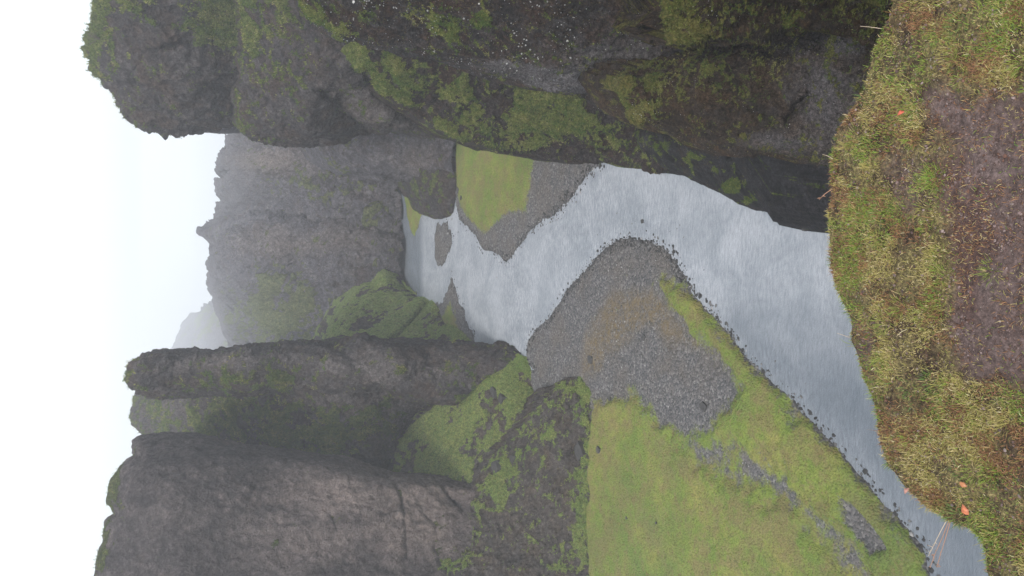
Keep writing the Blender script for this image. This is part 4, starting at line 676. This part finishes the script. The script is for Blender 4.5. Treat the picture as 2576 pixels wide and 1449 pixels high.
# shrub on the tower
loc, nrm = hit(250, 98); base_ = np.array(loc); R = np.random.RandomState(5)
lst = []
for k in range(9):
    a = R.uniform(0, 6.28); L = R.uniform(.9, 2.0); tip = base_+np.array([math.cos(a)*L*.7, math.sin(a)*L*.5, L]); mid = base_*.5+tip*.5+R.normal(0, .12, 3); lst.append(([base_-[0, 0, .3], mid, tip], .05, .02))
    for j in range(3):
        t_ = mid+(tip-mid)*R.rand(); lst.append(([t_, t_+R.normal(0, .3, 3)+[0, 0, .2]], .025, .015))
so2 = multi_tube('shrub', lst, twm.m, loc=tuple(base_)); tag(so2, 'small bare shrub on top of the round right tower against the sky', 'shrub')
# reddish stalks hanging over the brink
rst = M('red_stalk'); rst.set('Base Color', (0.36, 0.2, 0.13)); rst.set('Roughness', 0.5)
pal = M('straw_stalk'); pal.set('Base Color', (0.5, 0.4, 0.3)); pal.set('Roughness', 0.5)
def PD(x, y, Yd): return P(np.array(float(x)), np.array(float(y)), Yd)
def stalk(pix, Ys, r, mat, label, head=True, group=None):
    root = PD(*pix[0], Ys[0]); pts = [PD(x, y, Y_) for (x, y), Y_ in zip(pix, Ys)]
    tt = np.linspace(0, 1, 9); arr = np.array(pts); k = np.linspace(0, 1, len(pts)); sm_ = np.stack([np.interp(tt, k, arr[:, c]) for c in range(3)], -1); sm_[1:-1] = (sm_[:-2]+2*sm_[1:-1]+sm_[2:])/4
    e = bpy.data.objects.new('grass_stalk', None); S.collection.objects.link(e); e.location = root; e.empty_display_size = .02; tag(e, label, 'grass stalk', group)
    multi_tube('stem', [(sm_-root, r, r*.5)], mat, parent=e)
    if head:
        R = np.random.RandomState(int(pix[0][0])); hs = []
        for q_ in np.linspace(.62, 1, 12):
            p = np.array([np.interp(q_, tt, sm_[:, c]) for c in range(3)])-root; hs.append(([p, p+R.normal(0, .0035, 3)], .0009, .0004))
        multi_tube('seed_head', hs, mat, parent=e)
    return e
stalk([(2384, 1304), (2362, 1345), (2336, 1398)], (1.30, 1.33, 1.36), .0011, pal.m, 'pale grass stalk leaning furthest left over the brink at the lower right')
stalk([(2388, 1306), (2372, 1350), (2352, 1392), (2340, 1428)], (1.30, 1.32, 1.34, 1.36), .0011, rst.m, 'middle reddish grass stalk hanging over the river at the brink')
stalk([(2392, 1308), (2380, 1350), (2364, 1400), (2357, 1426)], (1.29, 1.31, 1.33, 1.34), .0011, rst.m, 'rightmost reddish grass stalk hanging over the river at the brink')
stalk([(2094, 475), (2076, 487), (2062, 500)], (1.55, 1.56, 1.57), .0012, rst.m, 'reddish sprig sticking out over the dark cliff foot', head=True)
stalk([(2096, 400), (2082, 392), (2068, 388)], (1.55, 1.56, 1.57), .0008, pal.m, 'thin pale stalk poking out below the pinnacle', head=False)
stalk([(2232, 74), (2190, 68), (2164, 66)], (1.42, 1.44, 1.45), .0010, pal.m, 'long pale stalk poking out at the top of the brink', head=False)
stalk([(2140, 850), (2118, 842), (2105, 838)], (1.52, 1.53, 1.54), .0008, pal.m, 'fine pale stalk reaching over the pale river', head=False)
# fallen leaves
def leaf(x, y, size, colr, rot, label):
    loc, nrm = hit(x, y); L = size; V, Fc = [], []
    for i in range(9):
        t_ = i/8; wv = 0.30*L*math.sin(math.pi*t_**0.8)*(1+.12*math.sin(i*2.4)); zz = 0.12*L*math.sin(math.pi*t_)+.25*wv
        for sx in (-1, 0, 1): V.append(((t_-.5)*L, sx*wv, zz+(0.25*wv if sx else 0)-.03*L))
    for i in range(8):
        for j in range(2): Fc.append((i*3+j, i*3+j+1, i*3+4+j, i*3+3+j))
    lm = M('dead_leaf'); lm.set('Base Color', lm.mix(lm.ramp(lm.noise(90, 4), [(0.4, 0.0), (0.6, 1.0)]), colr, tuple(c*.55 for c in colr))); lm.set('Roughness', 0.45)
    o = mesh_obj('fallen_leaf', V, Fc, lm.m); md = o.modifiers.new('thickness', 'SOLIDIFY'); md.thickness = 0.0006
    o.location = loc+Vector((0, 0, 0.014)); o.rotation_euler = (0.25, -0.15, rot); tag(o, label, 'leaf'); return o
leaf(2277, 287, .018, (0.62, 0.13, 0.07), 1.9, 'small red leaf in the turf near the top right of the picture')
leaf(2440, 1280, .024, (0.62, 0.20, 0.09), 0.5, 'orange leaf in the turf at the bottom right')
leaf(2434, 1217, .018, (0.42, 0.17, 0.07), 1.2, 'dull brown orange leaf beside the orange leaf')
leaf(2292, 1234, .018, (0.45, 0.22, 0.17), 2.6, 'pinkish leaf at the very rim of the turf')
leaf(2128, 262, .010, (0.55, 0.10, 0.05), 0.2, 'tiny red leaf at the rim of the turf near the pinnacle')
# haze
hz = bpy.data.materials.new('haze'); hz.use_nodes = True; t = hz.node_tree; t.nodes.clear()
o_ = t.nodes.new('ShaderNodeOutputMaterial'); pv = t.nodes.new('ShaderNodeVolumePrincipled'); pv.inputs['Color'].default_value = (0.93, 0.955, 1, 1); pv.inputs['Density'].default_value = 0.0007; pv.inputs['Anisotropy'].default_value = 0.0
t.links.new(pv.outputs[0], o_.inputs['Volume'])
X0, X1, Y0, Y1, Z0, Z1 = -1500, 1500, -60, 1750, -3, 78
v = [(x, y, z) for x in (X0, X1) for y in (Y0, Y1) for z in (Z0, Z1)]
tag(mesh_obj('haze', v, [(0, 1, 3, 2), (4, 6, 7, 5), (0, 4, 5, 1), (2, 3, 7, 6), (0, 2, 6, 4), (1, 5, 7, 3)], hz, smooth_=False), kind='stuff')
